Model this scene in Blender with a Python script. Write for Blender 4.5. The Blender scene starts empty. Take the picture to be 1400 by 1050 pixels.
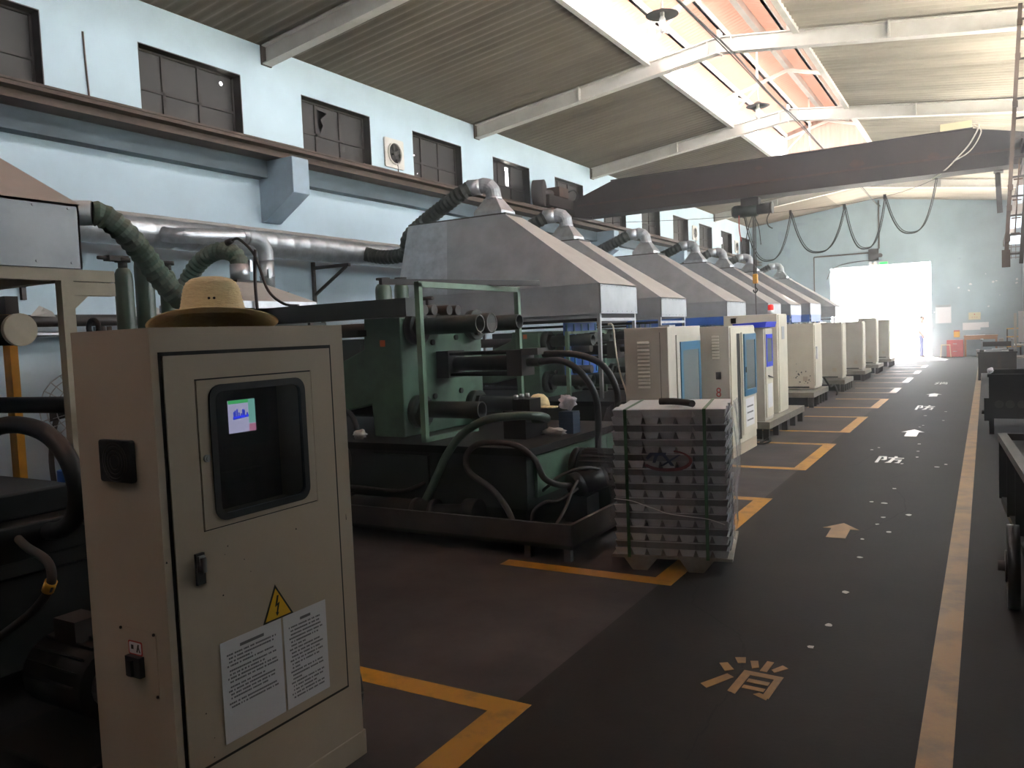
import bpy, bmesh, math, random
from mathutils import Vector, Matrix, Euler
random.seed(7)
S = bpy.context.scene
C = S.collection
PI = math.pi
# ------------------------------------------------------------------ camera
cam = bpy.data.cameras.new('camera'); camo = bpy.data.objects.new('camera', cam); C.objects.link(camo)
cam.sensor_fit = 'HORIZONTAL'; cam.sensor_width = 36.0; cam.lens = 36.0 * 1100.0 / 1400.0
cam.clip_start = 0.05; cam.clip_end = 600
def cam_axes():
    F = 1100.0; SL = -0.042
    yd = Vector((1348 - 700, 432 - 525, F))
    a = -(F * F + yd[1] * (yd[1] - SL * yd[0])) / (yd[0] + SL * yd[1]); b = yd[1] + SL * (a - yd[0])
    xd = -Vector((a, b, F)); yd.normalize(); xd.normalize(); zd = -xd.cross(yd)
    if zd[1] > 0: zd = -zd
    return xd, yd, zd          # world axes written in camera coordinates (right, down, forward)
ax, ay, az = cam_axes()
right = Vector((ax[0], ay[0], az[0])); down = Vector((ax[1], ay[1], az[1])); fwd = Vector((ax[2], ay[2], az[2]))
M = Matrix((right, -down, -fwd)).transposed().to_4x4(); M.translation = (0, 0, 1.65)
camo.matrix_world = M
S.camera = camo
# ------------------------------------------------------------------ sky, sun, exposure
w = bpy.data.worlds.new('sky'); S.world = w; w.use_nodes = True
bg = w.node_tree.nodes['Background']; bg.inputs[0].default_value = (0.98, 0.985, 1.0, 1); bg.inputs[1].default_value = 2.4
sun = bpy.data.lights.new('sun', 'SUN'); sun.energy = 26.0; sun.angle = math.radians(3); sun.color = (1.0, 0.96, 0.91)
suno = bpy.data.objects.new('sun', sun); C.objects.link(suno)
suno.rotation_euler = Vector((0.14, -0.64, -0.76)).to_track_quat('-Z', 'Y').to_euler()
S.view_settings.view_transform = 'Standard'; S.view_settings.look = 'None'
S.view_settings.gamma = 1.0; S.view_settings.use_curve_mapping = False
S.view_settings.exposure = 3.3
# ------------------------------------------------------------------ materials
def lin(c):
    return tuple(((v / 255 / 12.92) if v / 255 <= 0.04045 else ((v / 255 + 0.055) / 1.055) ** 2.4) for v in c) + (1.0,)
MATS = {}
def mat(name, rgb, rough=0.6, metal=0.0, rgb2=None, scale=4.0, amount=0.5, bump=0.0, bscale=30.0, detail=6.0, emit=None, estr=1.0, stretch=(1, 1, 1), spec=0.5, contrast=(0.35, 0.7)):
    m = bpy.data.materials.new(name); m.use_nodes = True; nt = m.node_tree; b = nt.nodes['Principled BSDF']
    b.inputs['Base Color'].default_value = lin(rgb); b.inputs['Roughness'].default_value = rough; b.inputs['Metallic'].default_value = metal
    b.inputs['Specular IOR Level'].default_value = spec
    tc = None
    if rgb2 is not None or bump:
        tc = nt.nodes.new('ShaderNodeTexCoord'); mp = nt.nodes.new('ShaderNodeMapping'); mp.inputs['Scale'].default_value = stretch
        nt.links.new(tc.outputs['Object'], mp.inputs['Vector'])
    if rgb2 is not None:
        n = nt.nodes.new('ShaderNodeTexNoise'); n.inputs['Scale'].default_value = scale; n.inputs['Detail'].default_value = detail; n.inputs['Roughness'].default_value = 0.62
        nt.links.new(mp.outputs[0], n.inputs['Vector'])
        r = nt.nodes.new('ShaderNodeMapRange'); r.inputs[1].default_value = contrast[0]; r.inputs[2].default_value = contrast[1]; r.inputs[4].default_value = amount
        nt.links.new(n.outputs[0], r.inputs[0])
        mx = nt.nodes.new('ShaderNodeMix'); mx.data_type = 'RGBA'
        mx.inputs[6].default_value = lin(rgb); mx.inputs[7].default_value = lin(rgb2)
        nt.links.new(r.outputs[0], mx.inputs[0]); nt.links.new(mx.outputs[2], b.inputs['Base Color'])
    if bump:
        n2 = nt.nodes.new('ShaderNodeTexNoise'); n2.inputs['Scale'].default_value = bscale; n2.inputs['Detail'].default_value = 4
        nt.links.new(mp.outputs[0], n2.inputs['Vector'])
        bp = nt.nodes.new('ShaderNodeBump'); bp.inputs['Strength'].default_value = bump; bp.inputs['Distance'].default_value = 0.01
        nt.links.new(n2.outputs[0], bp.inputs['Height']); nt.links.new(bp.outputs[0], b.inputs['Normal'])
    if emit:
        b.inputs['Emission Color'].default_value = lin(emit); b.inputs['Emission Strength'].default_value = estr
    MATS[name] = m
    return m
mat('wall_blue', (186, 205, 216), 0.75, rgb2=(150, 168, 178), scale=0.9, amount=0.45, bump=0.12, bscale=14)
mat('wall_end_blue', (168, 186, 194), 0.75, rgb2=(132, 150, 158), scale=0.7, amount=0.6, bump=0.12, bscale=14)
mat('wall_plain', (104, 112, 116), 0.8, rgb2=(84, 92, 96), scale=1.0, amount=0.4)
mat('corbel_blue', (158, 176, 190), 0.75, rgb2=(120, 132, 140), scale=3, amount=0.4)
mat('band_blue', (92, 106, 114), 0.8, rgb2=(44, 47, 49), scale=2.5, amount=0.6, stretch=(1, .4, 1))
mat('roof_outside', (62, 59, 56), 0.8, rgb2=(48, 46, 44), scale=0.6, amount=0.6)
mat('roof_stained_shade', (132, 121, 105), 0.8, rgb2=(82, 73, 62), scale=0.8, amount=0.75, bump=0.1, stretch=(0.35, 1.6, 1))  # stains, plus a darker base that paints in the dimmer slope's shade
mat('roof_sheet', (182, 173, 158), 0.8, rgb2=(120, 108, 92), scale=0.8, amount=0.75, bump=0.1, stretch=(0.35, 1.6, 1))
mat('beam_white', (206, 201, 194), 0.6, rgb2=(168, 160, 150), scale=2, amount=0.5)
mat('rail_brown', (82, 64, 53), 0.7, rgb2=(48, 38, 32), scale=5, amount=0.7)
mat('crane_brown', (54, 44, 41), 0.65, rgb2=(34, 28, 26), scale=1.5, amount=0.8)
mat('crane_rust', (82, 58, 46), 0.8, rgb2=(52, 38, 32), scale=8, amount=0.8)
mat('dark_pane', (42, 36, 33), 0.55, rgb2=(26, 22, 20), scale=2.2, amount=0.8)
mat('window_frame', (52, 45, 41), 0.7, rgb2=(36, 30, 27), scale=6, amount=0.6)
mat('concrete_aisle', (36, 32, 29), 0.66, spec=0.2, rgb2=(21, 19, 17), scale=1.3, detail=10, amount=0.9, bump=0.1, bscale=40)
mat('concrete_bay', (76, 70, 68), 0.7, spec=0.2, rgb2=(44, 40, 39), scale=1.6, detail=10, amount=0.9, bump=0.1, bscale=30)
mat('crack', (17, 15, 14), 0.9)
mat('yard', (190, 186, 178), 0.9, rgb2=(170, 166, 158), scale=0.5, amount=0.5)
mat('paint_yellow', (178, 124, 8), 0.5, rgb2=(96, 68, 24), scale=5, amount=0.75, contrast=(0.5, 0.72))
mat('paint_yellow_worn', (150, 110, 46), 0.45, rgb2=(84, 66, 40), scale=4, amount=0.8, contrast=(0.42, 0.7))
mat('paint_white', (200, 196, 188), 0.4, rgb2=(140, 134, 126), scale=9, amount=0.5)
mat('cabinet_beige', (192, 176, 154), 0.5, rgb2=(168, 153, 132), scale=1.6, amount=0.5)
mat('cabinet_grey', (196, 190, 178), 0.5, rgb2=(168, 160, 146), scale=1.6, amount=0.6)
mat('cabinet_cream', (216, 208, 190), 0.5, rgb2=(186, 176, 156), scale=2, amount=0.5)
mat('seam_dark', (34, 31, 29), 0.8)
mat('rubber', (15, 15, 15), 0.5, rgb2=(26, 25, 24), scale=8, amount=0.5)
mat('rubber_dust', (58, 54, 50), 0.7, rgb2=(34, 32, 30), scale=7, amount=0.8)
mat('plastic_black', (26, 26, 27), 0.5)
mat('interior_dark', (24, 23, 22), 0.7, rgb2=(44, 40, 36), scale=9, amount=0.5)
mat('steel', (176, 178, 180), 0.35, 0.9, rgb2=(120, 120, 120), scale=9, amount=0.5)
mat('galv', (196, 200, 204), 0.38, 0.75, rgb2=(150, 154, 158), scale=7, amount=0.7)
mat('galv_dull', (172, 176, 180), 0.5, 0.4, rgb2=(136, 140, 144), scale=2.5, amount=0.7)
mat('hood_dust', (170, 166, 160), 0.85, rgb2=(148, 143, 137), scale=3, amount=0.5)
mat('aluminium', (196, 198, 200), 0.36, 0.4, rgb2=(168, 168, 168), scale=14, amount=0.6)
mat('aluminium_shaded', (124, 124, 126), 0.5, 0.5, rgb2=(100, 100, 102), scale=10, amount=0.6)  # darker ingot copy, shade of the gaps put into the colour
mat('green_machine', (78, 108, 88), 0.45, rgb2=(38, 50, 42), scale=3, amount=0.7)
mat('green_dark', (33, 43, 35), 0.5, rgb2=(18, 21, 18), scale=3, amount=0.8)
mat('green_frame', (108, 140, 116), 0.45, rgb2=(66, 82, 68), scale=4, amount=0.6)
mat('grease', (20, 20, 18), 0.5, spec=0.25, rgb2=(12, 12, 11), scale=4, amount=0.8)
mat('grease_brown', (46, 37, 32), 0.55, rgb2=(24, 20, 18), scale=5, amount=0.8)
mat('tray_metal', (66, 60, 54), 0.5, rgb2=(34, 30, 27), scale=4, amount=0.8)
mat('acc_green', (72, 92, 78), 0.4, rgb2=(44, 54, 46), scale=3, amount=0.6)
mat('hose_green', (52, 96, 80), 0.6, rgb2=(98, 94, 84), scale=2.5, amount=0.9, contrast=(.3,.6))
mat('hose_dark', (36, 44, 40), 0.5, rgb2=(60, 58, 52), scale=2, amount=0.6)
mat('blue_paint', (46, 104, 196), 0.5, rgb2=(34, 72, 140), scale=3, amount=0.6)
mat('blue_trim', (64, 118, 150), 0.5, rgb2=(48, 96, 126), scale=4, amount=0.5)
mat('tin_blue', (28, 52, 76), 0.5)
mat('blue_cap', (36, 60, 214), 0.45)
mat('red_beacon', (214, 32, 26), 0.3, emit=(214, 32, 26), estr=0.05)
mat('red_paint', (200, 84, 84), 0.6, rgb2=(170, 66, 66), scale=5, amount=0.5)
mat('red_text', (176, 48, 40), 0.6)
mat('wood', (176, 118, 62), 0.6, rgb2=(140, 88, 42), scale=3, amount=0.6, stretch=(1, 6, 6))
mat('pallet_cast', (158, 152, 140), 0.5, 0.6, rgb2=(116, 106, 92), scale=8, amount=0.6)
mat('paper', (224, 222, 224), 0.8)
mat('ink', (112, 110, 114), 0.8)
mat('sign_yellow', (232, 180, 22), 0.5)
mat('sign_black', (16, 15, 14), 0.5)
mat('yellow_paint', (222, 158, 30), 0.5, rgb2=(170, 118, 26), scale=6, amount=0.5)
mat('straw', (246, 228, 182), 0.8, rgb2=(222, 198, 146), scale=40, amount=0.6, stretch=(1, 1, 3), bump=0.4, bscale=60)
mat('rag', (214, 208, 216), 0.9, rgb2=(170, 164, 172), scale=20, amount=0.5)
mat('box_cream', (206, 196, 160), 0.6)
mat('beige_tube', (180, 170, 148), 0.55, rgb2=(140, 130, 110), scale=5, amount=0.5)
mat('skin', (190, 138, 112), 0.6)
mat('shirt', (232, 230, 228), 0.8)
mat('trousers', (58, 70, 140), 0.8)
mat('hair', (24, 20, 18), 0.6)
mat('lamp_shade', (74, 70, 66), 0.5)
mat('bulb', (236, 236, 232), 0.3)
mat('green_sign', (30, 190, 90), 0.5, emit=(40, 220, 100), estr=.15)
mat('orange_sign', (206, 96, 36), 0.6)
mat('leaf', (92, 140, 60), 0.7)
mat('strap_green', (44, 92, 56), 0.5)
mat('logo_blue', (24, 42, 72), 0.6)
mat('logo_red', (98, 32, 35), 0.6)
mat('orange_tank', (150, 84, 50), 0.7)
def glass_mat(name, tint, mix, rough=0.05, diff=None):
    m = bpy.data.materials.new(name); m.use_nodes = True; nt = m.node_tree; nt.nodes.clear()
    o = nt.nodes.new('ShaderNodeOutputMaterial'); t = nt.nodes.new('ShaderNodeBsdfTransparent'); t.inputs[0].default_value = tint
    if diff: g = nt.nodes.new('ShaderNodeBsdfPrincipled'); g.inputs['Base Color'].default_value = diff; g.inputs['Roughness'].default_value = rough
    else: g = nt.nodes.new('ShaderNodeBsdfGlossy'); g.inputs['Roughness'].default_value = rough; g.inputs[0].default_value = (0.9, 0.9, 0.9, 1)
    x = nt.nodes.new('ShaderNodeMixShader'); x.inputs[0].default_value = mix
    nt.links.new(t.outputs[0], x.inputs[1]); nt.links.new(g.outputs[0], x.inputs[2]); nt.links.new(x.outputs[0], o.inputs[0])
    MATS[name] = m; return m
glass_mat('glass_dark', (0.5, 0.5, 0.5, 1), 0.06)
glass_mat('glass_clear', (0.95, 0.97, 0.97, 1), 0.08)
glass_mat('glass_grey', (0.6, 0.64, 0.64, 1), 0.5, 0.3, (0.32, 0.35, 0.35, 1))
film = glass_mat('film', (0.97, 0.97, 0.98, 1), 0.2, 0.25, (0.62, 0.62, 0.63, 1))
_nt = film.node_tree; _x = [n for n in _nt.nodes if n.type == 'MIX_SHADER'][0]
_n = _nt.nodes.new('ShaderNodeTexNoise'); _n.inputs['Scale'].default_value = 6; _n.inputs['Detail'].default_value = 5; _n.inputs['Distortion'].default_value = 1.2
_r = _nt.nodes.new('ShaderNodeMapRange'); _r.inputs[1].default_value = 0.35; _r.inputs[2].default_value = 0.75; _r.inputs[3].default_value = 0.005; _r.inputs[4].default_value = 0.11
_tc = _nt.nodes.new('ShaderNodeTexCoord'); _nt.links.new(_tc.outputs['Object'], _n.inputs['Vector'])
_nt.links.new(_n.outputs[0], _r.inputs[0])
_lw = _nt.nodes.new('ShaderNodeLayerWeight'); _lw.inputs[0].default_value = 0.35
_pw = _nt.nodes.new('ShaderNodeMath'); _pw.operation = 'POWER'; _pw.inputs[1].default_value = 3.0; _nt.links.new(_lw.outputs['Facing'], _pw.inputs[0])
_ad = _nt.nodes.new('ShaderNodeMath'); _ad.operation = 'MULTIPLY_ADD'; _ad.inputs[1].default_value = 0.55; _ad.use_clamp = True
_nt.links.new(_pw.outputs[0], _ad.inputs[0]); _nt.links.new(_r.outputs[0], _ad.inputs[2]); _nt.links.new(_ad.outputs[0], _x.inputs[0])
def translucent_mat(name, col, mix):
    m = bpy.data.materials.new(name); m.use_nodes = True; nt = m.node_tree; nt.nodes.clear()
    o = nt.nodes.new('ShaderNodeOutputMaterial'); d = nt.nodes.new('ShaderNodeBsdfDiffuse'); t = nt.nodes.new('ShaderNodeBsdfTranslucent')
    d.inputs[0].default_value = col; t.inputs[0].default_value = col
    x = nt.nodes.new('ShaderNodeMixShader'); x.inputs[0].default_value = mix
    nt.links.new(d.outputs[0], x.inputs[1]); nt.links.new(t.outputs[0], x.inputs[2]); nt.links.new(x.outputs[0], o.inputs[0])
    MATS[name] = m
translucent_mat('roof_pink', lin((192, 166, 154)), 0.17)
translucent_mat('gable_pink', lin((160, 134, 122)), 0.025)
# ------------------------------------------------------------------ mesh helpers
def V(*a): return Vector(a)
class MB:
    def __init__(s): s.v = []; s.f = []; s.sm = []
    def add(s, vs, fs, smooth=False):
        n = len(s.v); s.v += [Vector(v) for v in vs]
        for f in fs: s.f.append(tuple(i + n for i in f)); s.sm.append(smooth)
        return s
    def box(s, a, b):
        x0, y0, z0 = [min(p, q) for p, q in zip(a, b)]; x1, y1, z1 = [max(p, q) for p, q in zip(a, b)]
        return s.add([(x0,y0,z0),(x1,y0,z0),(x1,y1,z0),(x0,y1,z0),(x0,y0,z1),(x1,y0,z1),(x1,y1,z1),(x0,y1,z1)],
                     [(3,2,1,0),(4,5,6,7),(0,1,5,4),(1,2,6,5),(2,3,7,6),(3,0,4,7)])
    def hexa(s, pts): # 8 points, bottom ring then top ring
        return s.add(pts, [(3,2,1,0),(4,5,6,7),(0,1,5,4),(1,2,6,5),(2,3,7,6),(3,0,4,7)])
    def bar(s, p0, p1, w, h=None, up=(0, 0, 1)): # rectangular bar between points
        p0 = Vector(p0); p1 = Vector(p1); h = w if h is None else h
        d = (p1 - p0).normalized(); u = Vector(up)
        if abs(d.dot(u)) > 0.98: u = Vector((0, 1, 0))
        r = d.cross(u).normalized(); u = r.cross(d)
        q = [(-w/2, -h/2), (w/2, -h/2), (w/2, h/2), (-w/2, h/2)]
        return s.hexa([p0 + r*a + u*b for a, b in q] + [p1 + r*a + u*b for a, b in q])
    def cyl(s, p0, p1, r0, r1=None, n=20, caps=True, smooth=True):
        p0 = Vector(p0); p1 = Vector(p1); r1 = r0 if r1 is None else r1
        d = (p1 - p0).normalized(); u = Vector((0, 0, 1)) if abs(d.z) < 0.9 else Vector((1, 0, 0))
        a = d.cross(u).normalized(); b = a.cross(d)
        ring = [(math.cos(2*PI*i/n), math.sin(2*PI*i/n)) for i in range(n)]
        vs = [p0 + (a*c + b*t)*r0 for c, t in ring] + [p1 + (a*c + b*t)*r1 for c, t in ring]
        s.add(vs, [(i, n+i, n+(i+1) % n, (i+1) % n) for i in range(n)], smooth)
        if caps: s.add(vs, [tuple(range(n)), tuple(range(2*n-1, n-1, -1))])
        return s
    def pipe(s, p0, p1, r, ri, n=24): # open tube with a wall
        p0 = Vector(p0); p1 = Vector(p1); d = (p1-p0).normalized(); u = Vector((0,0,1)) if abs(d.z) < .9 else Vector((1,0,0))
        a = d.cross(u).normalized(); b = a.cross(d); rg = [(math.cos(2*PI*i/n), math.sin(2*PI*i/n)) for i in range(n)]
        L = [[p + (a*c+b*t)*q for c, t in rg] for p, q in ((p0, r), (p1, r), (p1, ri), (p0, ri))]
        vs = sum(L, []); fs = []
        for k in range(4):
            k2 = (k+1) % 4
            fs += [(k*n+i, k2*n+i, k2*n+(i+1) % n, k*n+(i+1) % n) for i in range(n)]
        return s.add(vs, fs, True)
    def lathe(s, prof, c=(0, 0, 0), axis='Z', n=32, wob=None):
        c = Vector(c); vs = []; fs = []
        for j, (r, h) in enumerate(prof):
            for i in range(n):
                t = 2*PI*i/n; dz = wob(j, t) if wob else 0
                p = (r*math.cos(t), r*math.sin(t), h+dz)
                if axis == 'X': p = (p[2], p[0], p[1])
                if axis == 'Y': p = (p[0], p[2], p[1])
                vs.append(c + Vector(p))
        for j in range(len(prof)-1):
            for i in range(n): fs.append((j*n+i, j*n+(i+1) % n, (j+1)*n+(i+1) % n, (j+1)*n+i))
        return s.add(vs, fs, True)
    def tube(s, pts, r, n=10, sub=6, closed=False, ridge=None):
        P = [Vector(p) for p in pts]
        Q = smooth_path(P, sub) if sub > 1 else P
        if ridge:
            step, amp = ridge; Q = resample(Q, step)
        m = len(Q); fr = None; vs = []; fs = []
        for i in range(m):
            d = (Q[min(i+1, m-1)] - Q[max(i-1, 0)]).normalized()
            if fr is None:
                u = Vector((0,0,1)) if abs(d.z) < .9 else Vector((1,0,0)); fr = d.cross(u).normalized()
            else:
                fr = (fr - d*fr.dot(d)).normalized()
            b = d.cross(fr); rr = r(i/(m-1)) if callable(r) else r
            if ridge: rr *= 1 + (ridge[1] if i % 2 else -ridge[1])
            vs += [Q[i] + (fr*math.cos(2*PI*k/n) + b*math.sin(2*PI*k/n))*rr for k in range(n)]
        for i in range(m-1): fs += [(i*n+k, i*n+(k+1) % n, (i+1)*n+(k+1) % n, (i+1)*n+k) for k in range(n)]
        s.add(vs, fs, not (ridge and ridge[1] > .02)); s.add(vs[:n] + vs[-n:], [tuple(range(n-1, -1, -1)), tuple(range(n, 2*n))])
        return s
    def prism(s, poly, fn, t): # polygon (u,v) mapped by fn(u,v,w); thickness t
        n = len(poly); vs = [fn(u, v, 0) for u, v in poly] + [fn(u, v, t) for u, v in poly]
        return s.add(vs, [tuple(range(n-1, -1, -1)), tuple(range(n, 2*n))] + [(i, (i+1) % n, n+(i+1) % n, n+i) for i in range(n)])
    def grid(s, nu, nv, fn, smooth=True):
        vs = [fn(i/nu, j/nv) for j in range(nv+1) for i in range(nu+1)]
        return s.add(vs, [(j*(nu+1)+i, j*(nu+1)+i+1, (j+1)*(nu+1)+i+1, (j+1)*(nu+1)+i) for j in range(nv) for i in range(nu)], smooth)
    def ball(s, c, r, n=14, m=8, sc=(1, 1, 1)):
        prof = [(math.sin(PI*j/m)*r*1.0, -math.cos(PI*j/m)*r) for j in range(m+1)]
        c = Vector(c); k = len(s.v); s.lathe(prof, (0, 0, 0), n=n)
        for i in range(k, len(s.v)): p = s.v[i]; s.v[i] = c + Vector((p.x*sc[0], p.y*sc[1], p.z*sc[2]))
        return s
    def xf(s, m):
        s.v = [m @ v for v in s.v]; return s
    def build(s, name, material, parent=None, bevel=0.0, fix=True):
        off = wloc(parent)
        me = bpy.data.meshes.new(name); me.from_pydata([tuple(v - off) for v in s.v], [], s.f)
        for p, q in zip(me.polygons, s.sm): p.use_smooth = q
        if fix:
            bm = bmesh.new(); bm.from_mesh(me); bmesh.ops.remove_doubles(bm, verts=bm.verts, dist=1e-5); bmesh.ops.recalc_face_normals(bm, faces=bm.faces); bm.to_mesh(me); bm.free()
        return mkobj(name, me, material, parent, bevel)
def mkobj(name, me, material, parent=None, bevel=0.0):
    o = bpy.data.objects.new(name, me); C.objects.link(o)
    me.materials.append(MATS[material] if isinstance(material, str) else material)
    if parent: o.parent = parent
    if bevel:
        b = o.modifiers.new('bevel', 'BEVEL'); b.width = bevel; b.segments = 2; b.limit_method = 'ANGLE'
    return o
def wloc(o):
    p = Vector((0, 0, 0))
    while o: p = p + Vector(o.location); o = o.parent
    return p
def smooth_path(P, sub):
    out = []; n = len(P)
    for i in range(n-1):
        p0 = P[max(i-1, 0)]; p1 = P[i]; p2 = P[i+1]; p3 = P[min(i+2, n-1)]
        for k in range(sub):
            t = k/sub
            out.append(0.5*((2*p1) + (p2-p0)*t + (2*p0-5*p1+4*p2-p3)*t*t + (3*p1-p0-3*p2+p3)*t**3))
    out.append(P[-1]); return out
def resample(Q, step):
    out = [Q[0]]; acc = 0
    for a, b in zip(Q, Q[1:]):
        L = (b-a).length; t = step-acc
        while t < L: out.append(a.lerp(b, t/L)); t += step
        acc = (acc + L) % step if L else acc
        acc = L - (t-step) if t-step >= 0 and t > 0 else acc
    out.append(Q[-1]); return out
def tag(o, label, cat, group=None, kind=None):
    if kind: o['kind'] = kind
    if label: o['label'] = label
    if cat: o['category'] = cat
    if group: o['group'] = group
    return o
def thing(name, label, cat, loc=(0, 0, 0), group=None, rz=0):
    o = bpy.data.objects.new(name, None); C.objects.link(o); o.location = loc; o.rotation_euler = (0, 0, rz); o.empty_display_size = 0.1
    return tag(o, label, cat, group)
def struct(o, label=None): o['kind'] = 'structure'; (label and o.__setitem__('label', label)); return o
def sempty(name, loc=(0, 0, 0), label=None):
    o = bpy.data.objects.new(name, None); C.objects.link(o); o.location = loc; o.empty_display_size = 0.1; return struct(o, label)
def dup(root, loc, label=None, rz=None, group=None):
    def cp(o, par):
        c = o.copy(); C.objects.link(c); c.parent = par
        for ch in list(o.children): cp(ch, c)
        return c
    c = cp(root, None); c.location = loc
    if rz is not None: c.rotation_euler = (0, 0, rz)
    if label: c['label'] = label
    if group: c['group'] = group
    return c
def rrect(u0, v0, u1, v1, r, n=5):
    out = []
    for cu, cv, a in ((u1-r, v0+r, -PI/2), (u1-r, v1-r, 0), (u0+r, v1-r, PI/2), (u0+r, v0+r, PI)):
        out += [(cu + r*math.cos(a + PI/2*i/n), cv + r*math.sin(a + PI/2*i/n)) for i in range(n+1)]
    return out
def rect(u0, v0, u1, v1): return [(u0, v0), (u1, v0), (u1, v1), (u0, v1)]
def frame_matrix(o, u, v): # plate local x->u, y->v, z->u x v
    u = Vector(u).normalized(); v = Vector(v).normalized(); n = u.cross(v)
    m = Matrix((u, v, n)).transposed().to_4x4(); m.translation = o; return m
def plate(name, loops, t, m, material, parent=None):
    """flat sheet with holes: first loop outer, others holes; extruded from 0 to t along its normal"""
    cu = bpy.data.curves.new(name, 'CURVE'); cu.dimensions = '2D'; cu.fill_mode = 'BOTH'; cu.extrude = t/2
    for lp in loops:
        sp = cu.splines.new('POLY'); sp.points.add(len(lp)-1); sp.use_cyclic_u = True
        for p, q in zip(sp.points, lp): p.co = (q[0], q[1], 0, 1)
    o = bpy.data.objects.new('tmp', cu); me = bpy.data.meshes.new_from_object(o)
    bpy.data.objects.remove(o); bpy.data.curves.remove(cu)
    off = wloc(parent)
    me.transform(Matrix.Translation((0, 0, t/2))); me.transform(Matrix.Translation(-off) @ m)
    for p in me.polygons: p.use_smooth = False
    me.name = name; me.materials.clear()
    return mkobj(name, me, material, parent)
def text(name, s, size, m, material, parent=None, t=0.001, sx=1.0):
    cu = bpy.data.curves.new(name, 'FONT'); cu.body = s; cu.size = size; cu.extrude = t; cu.align_x = 'CENTER'; cu.align_y = 'CENTER'; cu.resolution_u = 3
    o = bpy.data.objects.new('tmp', cu); me = bpy.data.meshes.new_from_object(o)
    bpy.data.objects.remove(o); bpy.data.curves.remove(cu)
    me.transform(Matrix.Diagonal((sx, 1, 1, 1))); me.transform(Matrix.Translation(-wloc(parent)) @ m)
    me.materials.clear(); me.name = name
    return mkobj(name, me, material, parent)
def FX(x): return lambda u, v, w: (x + w, u, v)          # plane facing +X: u=Y v=Z
def FY(y): return lambda u, v, w: (u, y - w, v)          # plane facing -Y: u=X v=Z
def FZ(z): return lambda u, v, w: (u, v, z + w)          # floor: u=X v=Y
def mX(x, y=0, z=0): return frame_matrix((x, y, z), (0, 1, 0), (0, 0, 1))
def mY(y, x=0, z=0): return frame_matrix((x, y, z), (1, 0, 0), (0, 0, 1))
def mZ(z, x=0, y=0): return frame_matrix((x, y, z), (1, 0, 0), (0, 1, 0))
# ------------------------------------------------------------------ the building
WL, WR, YB, YE, RX = -9.6, 1.3, -3.0, 39.0, -4.2
def roofz(x): return 6.98 - 0.13*abs(x - RX)
struct(MB().box((-1.84, YB, -0.12), (WR, YE+0.3, 0)).build('floor', 'concrete_aisle'), 'dark stained concrete aisle floor')
floor_bay = struct(MB().box((WL, YB, -0.12), (-1.84, YE+0.3, 0)).build('floor_bay', 'concrete_bay'), 'paler concrete slab of the machine bays')
struct(MB().box((-90, -60, -0.3), (90, 160, -0.14)).box((-40, YE+0.3, -0.14), (40, 120, -0.02)).build('ground_yard', 'yard'), 'bright concrete yard outside the doorway')
WIN = [3.95, 6.93, 9.87, 12.83, 15.80, 18.85, 21.90, 24.95, 28.0, 31.05, 34.05, 37.1]
WW, WZ0, WZ1 = 1.7, 4.84, 5.72
def long_wall(x0, x1, wins, z0, z1, ww, low=()):
    m = MB(); y = YB
    for s in low: m.box((x0, y, 0), (x1, s, z0)); m.box((x0, s, 0), (x1, s+ww, 2.0)); y = s+ww
    m.box((x0, y, 0), (x1, YE+.3, z0)); m.box((x0, YB, z1), (x1, YE+.3, 6.27))
    y = YB
    for s in wins: m.box((x0, y, z0), (x1, s, z1)); y = s + ww
    m.box((x0, y, z0), (x1, YE+.3, z1)); return m
struct(long_wall(WL-.3, WL, WIN, WZ0, WZ1, WW).build('wall_left', 'wall_blue', fix=False), 'pale blue painted plaster wall above the machines')
RWIN = [6.95 + 3.0*k for k in range(10)]
struct(long_wall(WR, WR+.3, RWIN, 3.3, 5.75, 2.1, RWIN[8:]).build('wall_right', 'wall_plain', fix=False))
for k, s in enumerate(RWIN):
    t = sempty('window_%d' % (20+k), (WR+.15, s, 3.3))
    m = MB()
    for v in (0, .8, 1.6, 2.45): m.box((WR+.12, s, 3.3+v-.02), (WR+.18, s+2.1, 3.3+v+.02))
    for u in (0, .7, 1.4, 2.1): m.box((WR+.12, s+u-.02, 3.3), (WR+.18, s+u+.02, 5.75))
    zb = 2.0 if k >= 8 else 3.3
    if k >= 8:
        for v in (2.0, 2.65): m.box((WR+.12, s, v-.02), (WR+.18, s+2.1, v+.02))
        for u in (0, .7, 1.4, 2.1): m.box((WR+.12, s+u-.02, 2.0), (WR+.18, s+u+.02, 3.3))
    m.build('window_frame', 'beam_white', t)
    MB().box((WR+.148, s, zb), (WR+.152, s+2.1, 5.75)).build('pane', 'glass_clear', t)
# end wall with the open doorway
DX0, DX1, DZ = -6.07, -2.02, 4.08
plate('wall_end', [[(WL, 0), (DX0, 0), (DX0, DZ), (DX1, DZ), (DX1, 0), (WR+.3, 0), (WR+.3, roofz(WR+.3)), (RX, roofz(RX)), (WL, roofz(WL))]], .3, mY(YE+.3), 'wall_end_blue')
struct(bpy.data.objects['wall_end'], 'pale blue gable wall around the open doorway')
plate('wall_back', [[(WL-.3, 0), (WR+.3, 0), (WR+.3, roofz(WR+.3)), (RX, roofz(RX)), (WL-.3, roofz(WL-.3))]], .3, mY(YB), 'wall_plain'); struct(bpy.data.objects['wall_back'])
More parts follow.
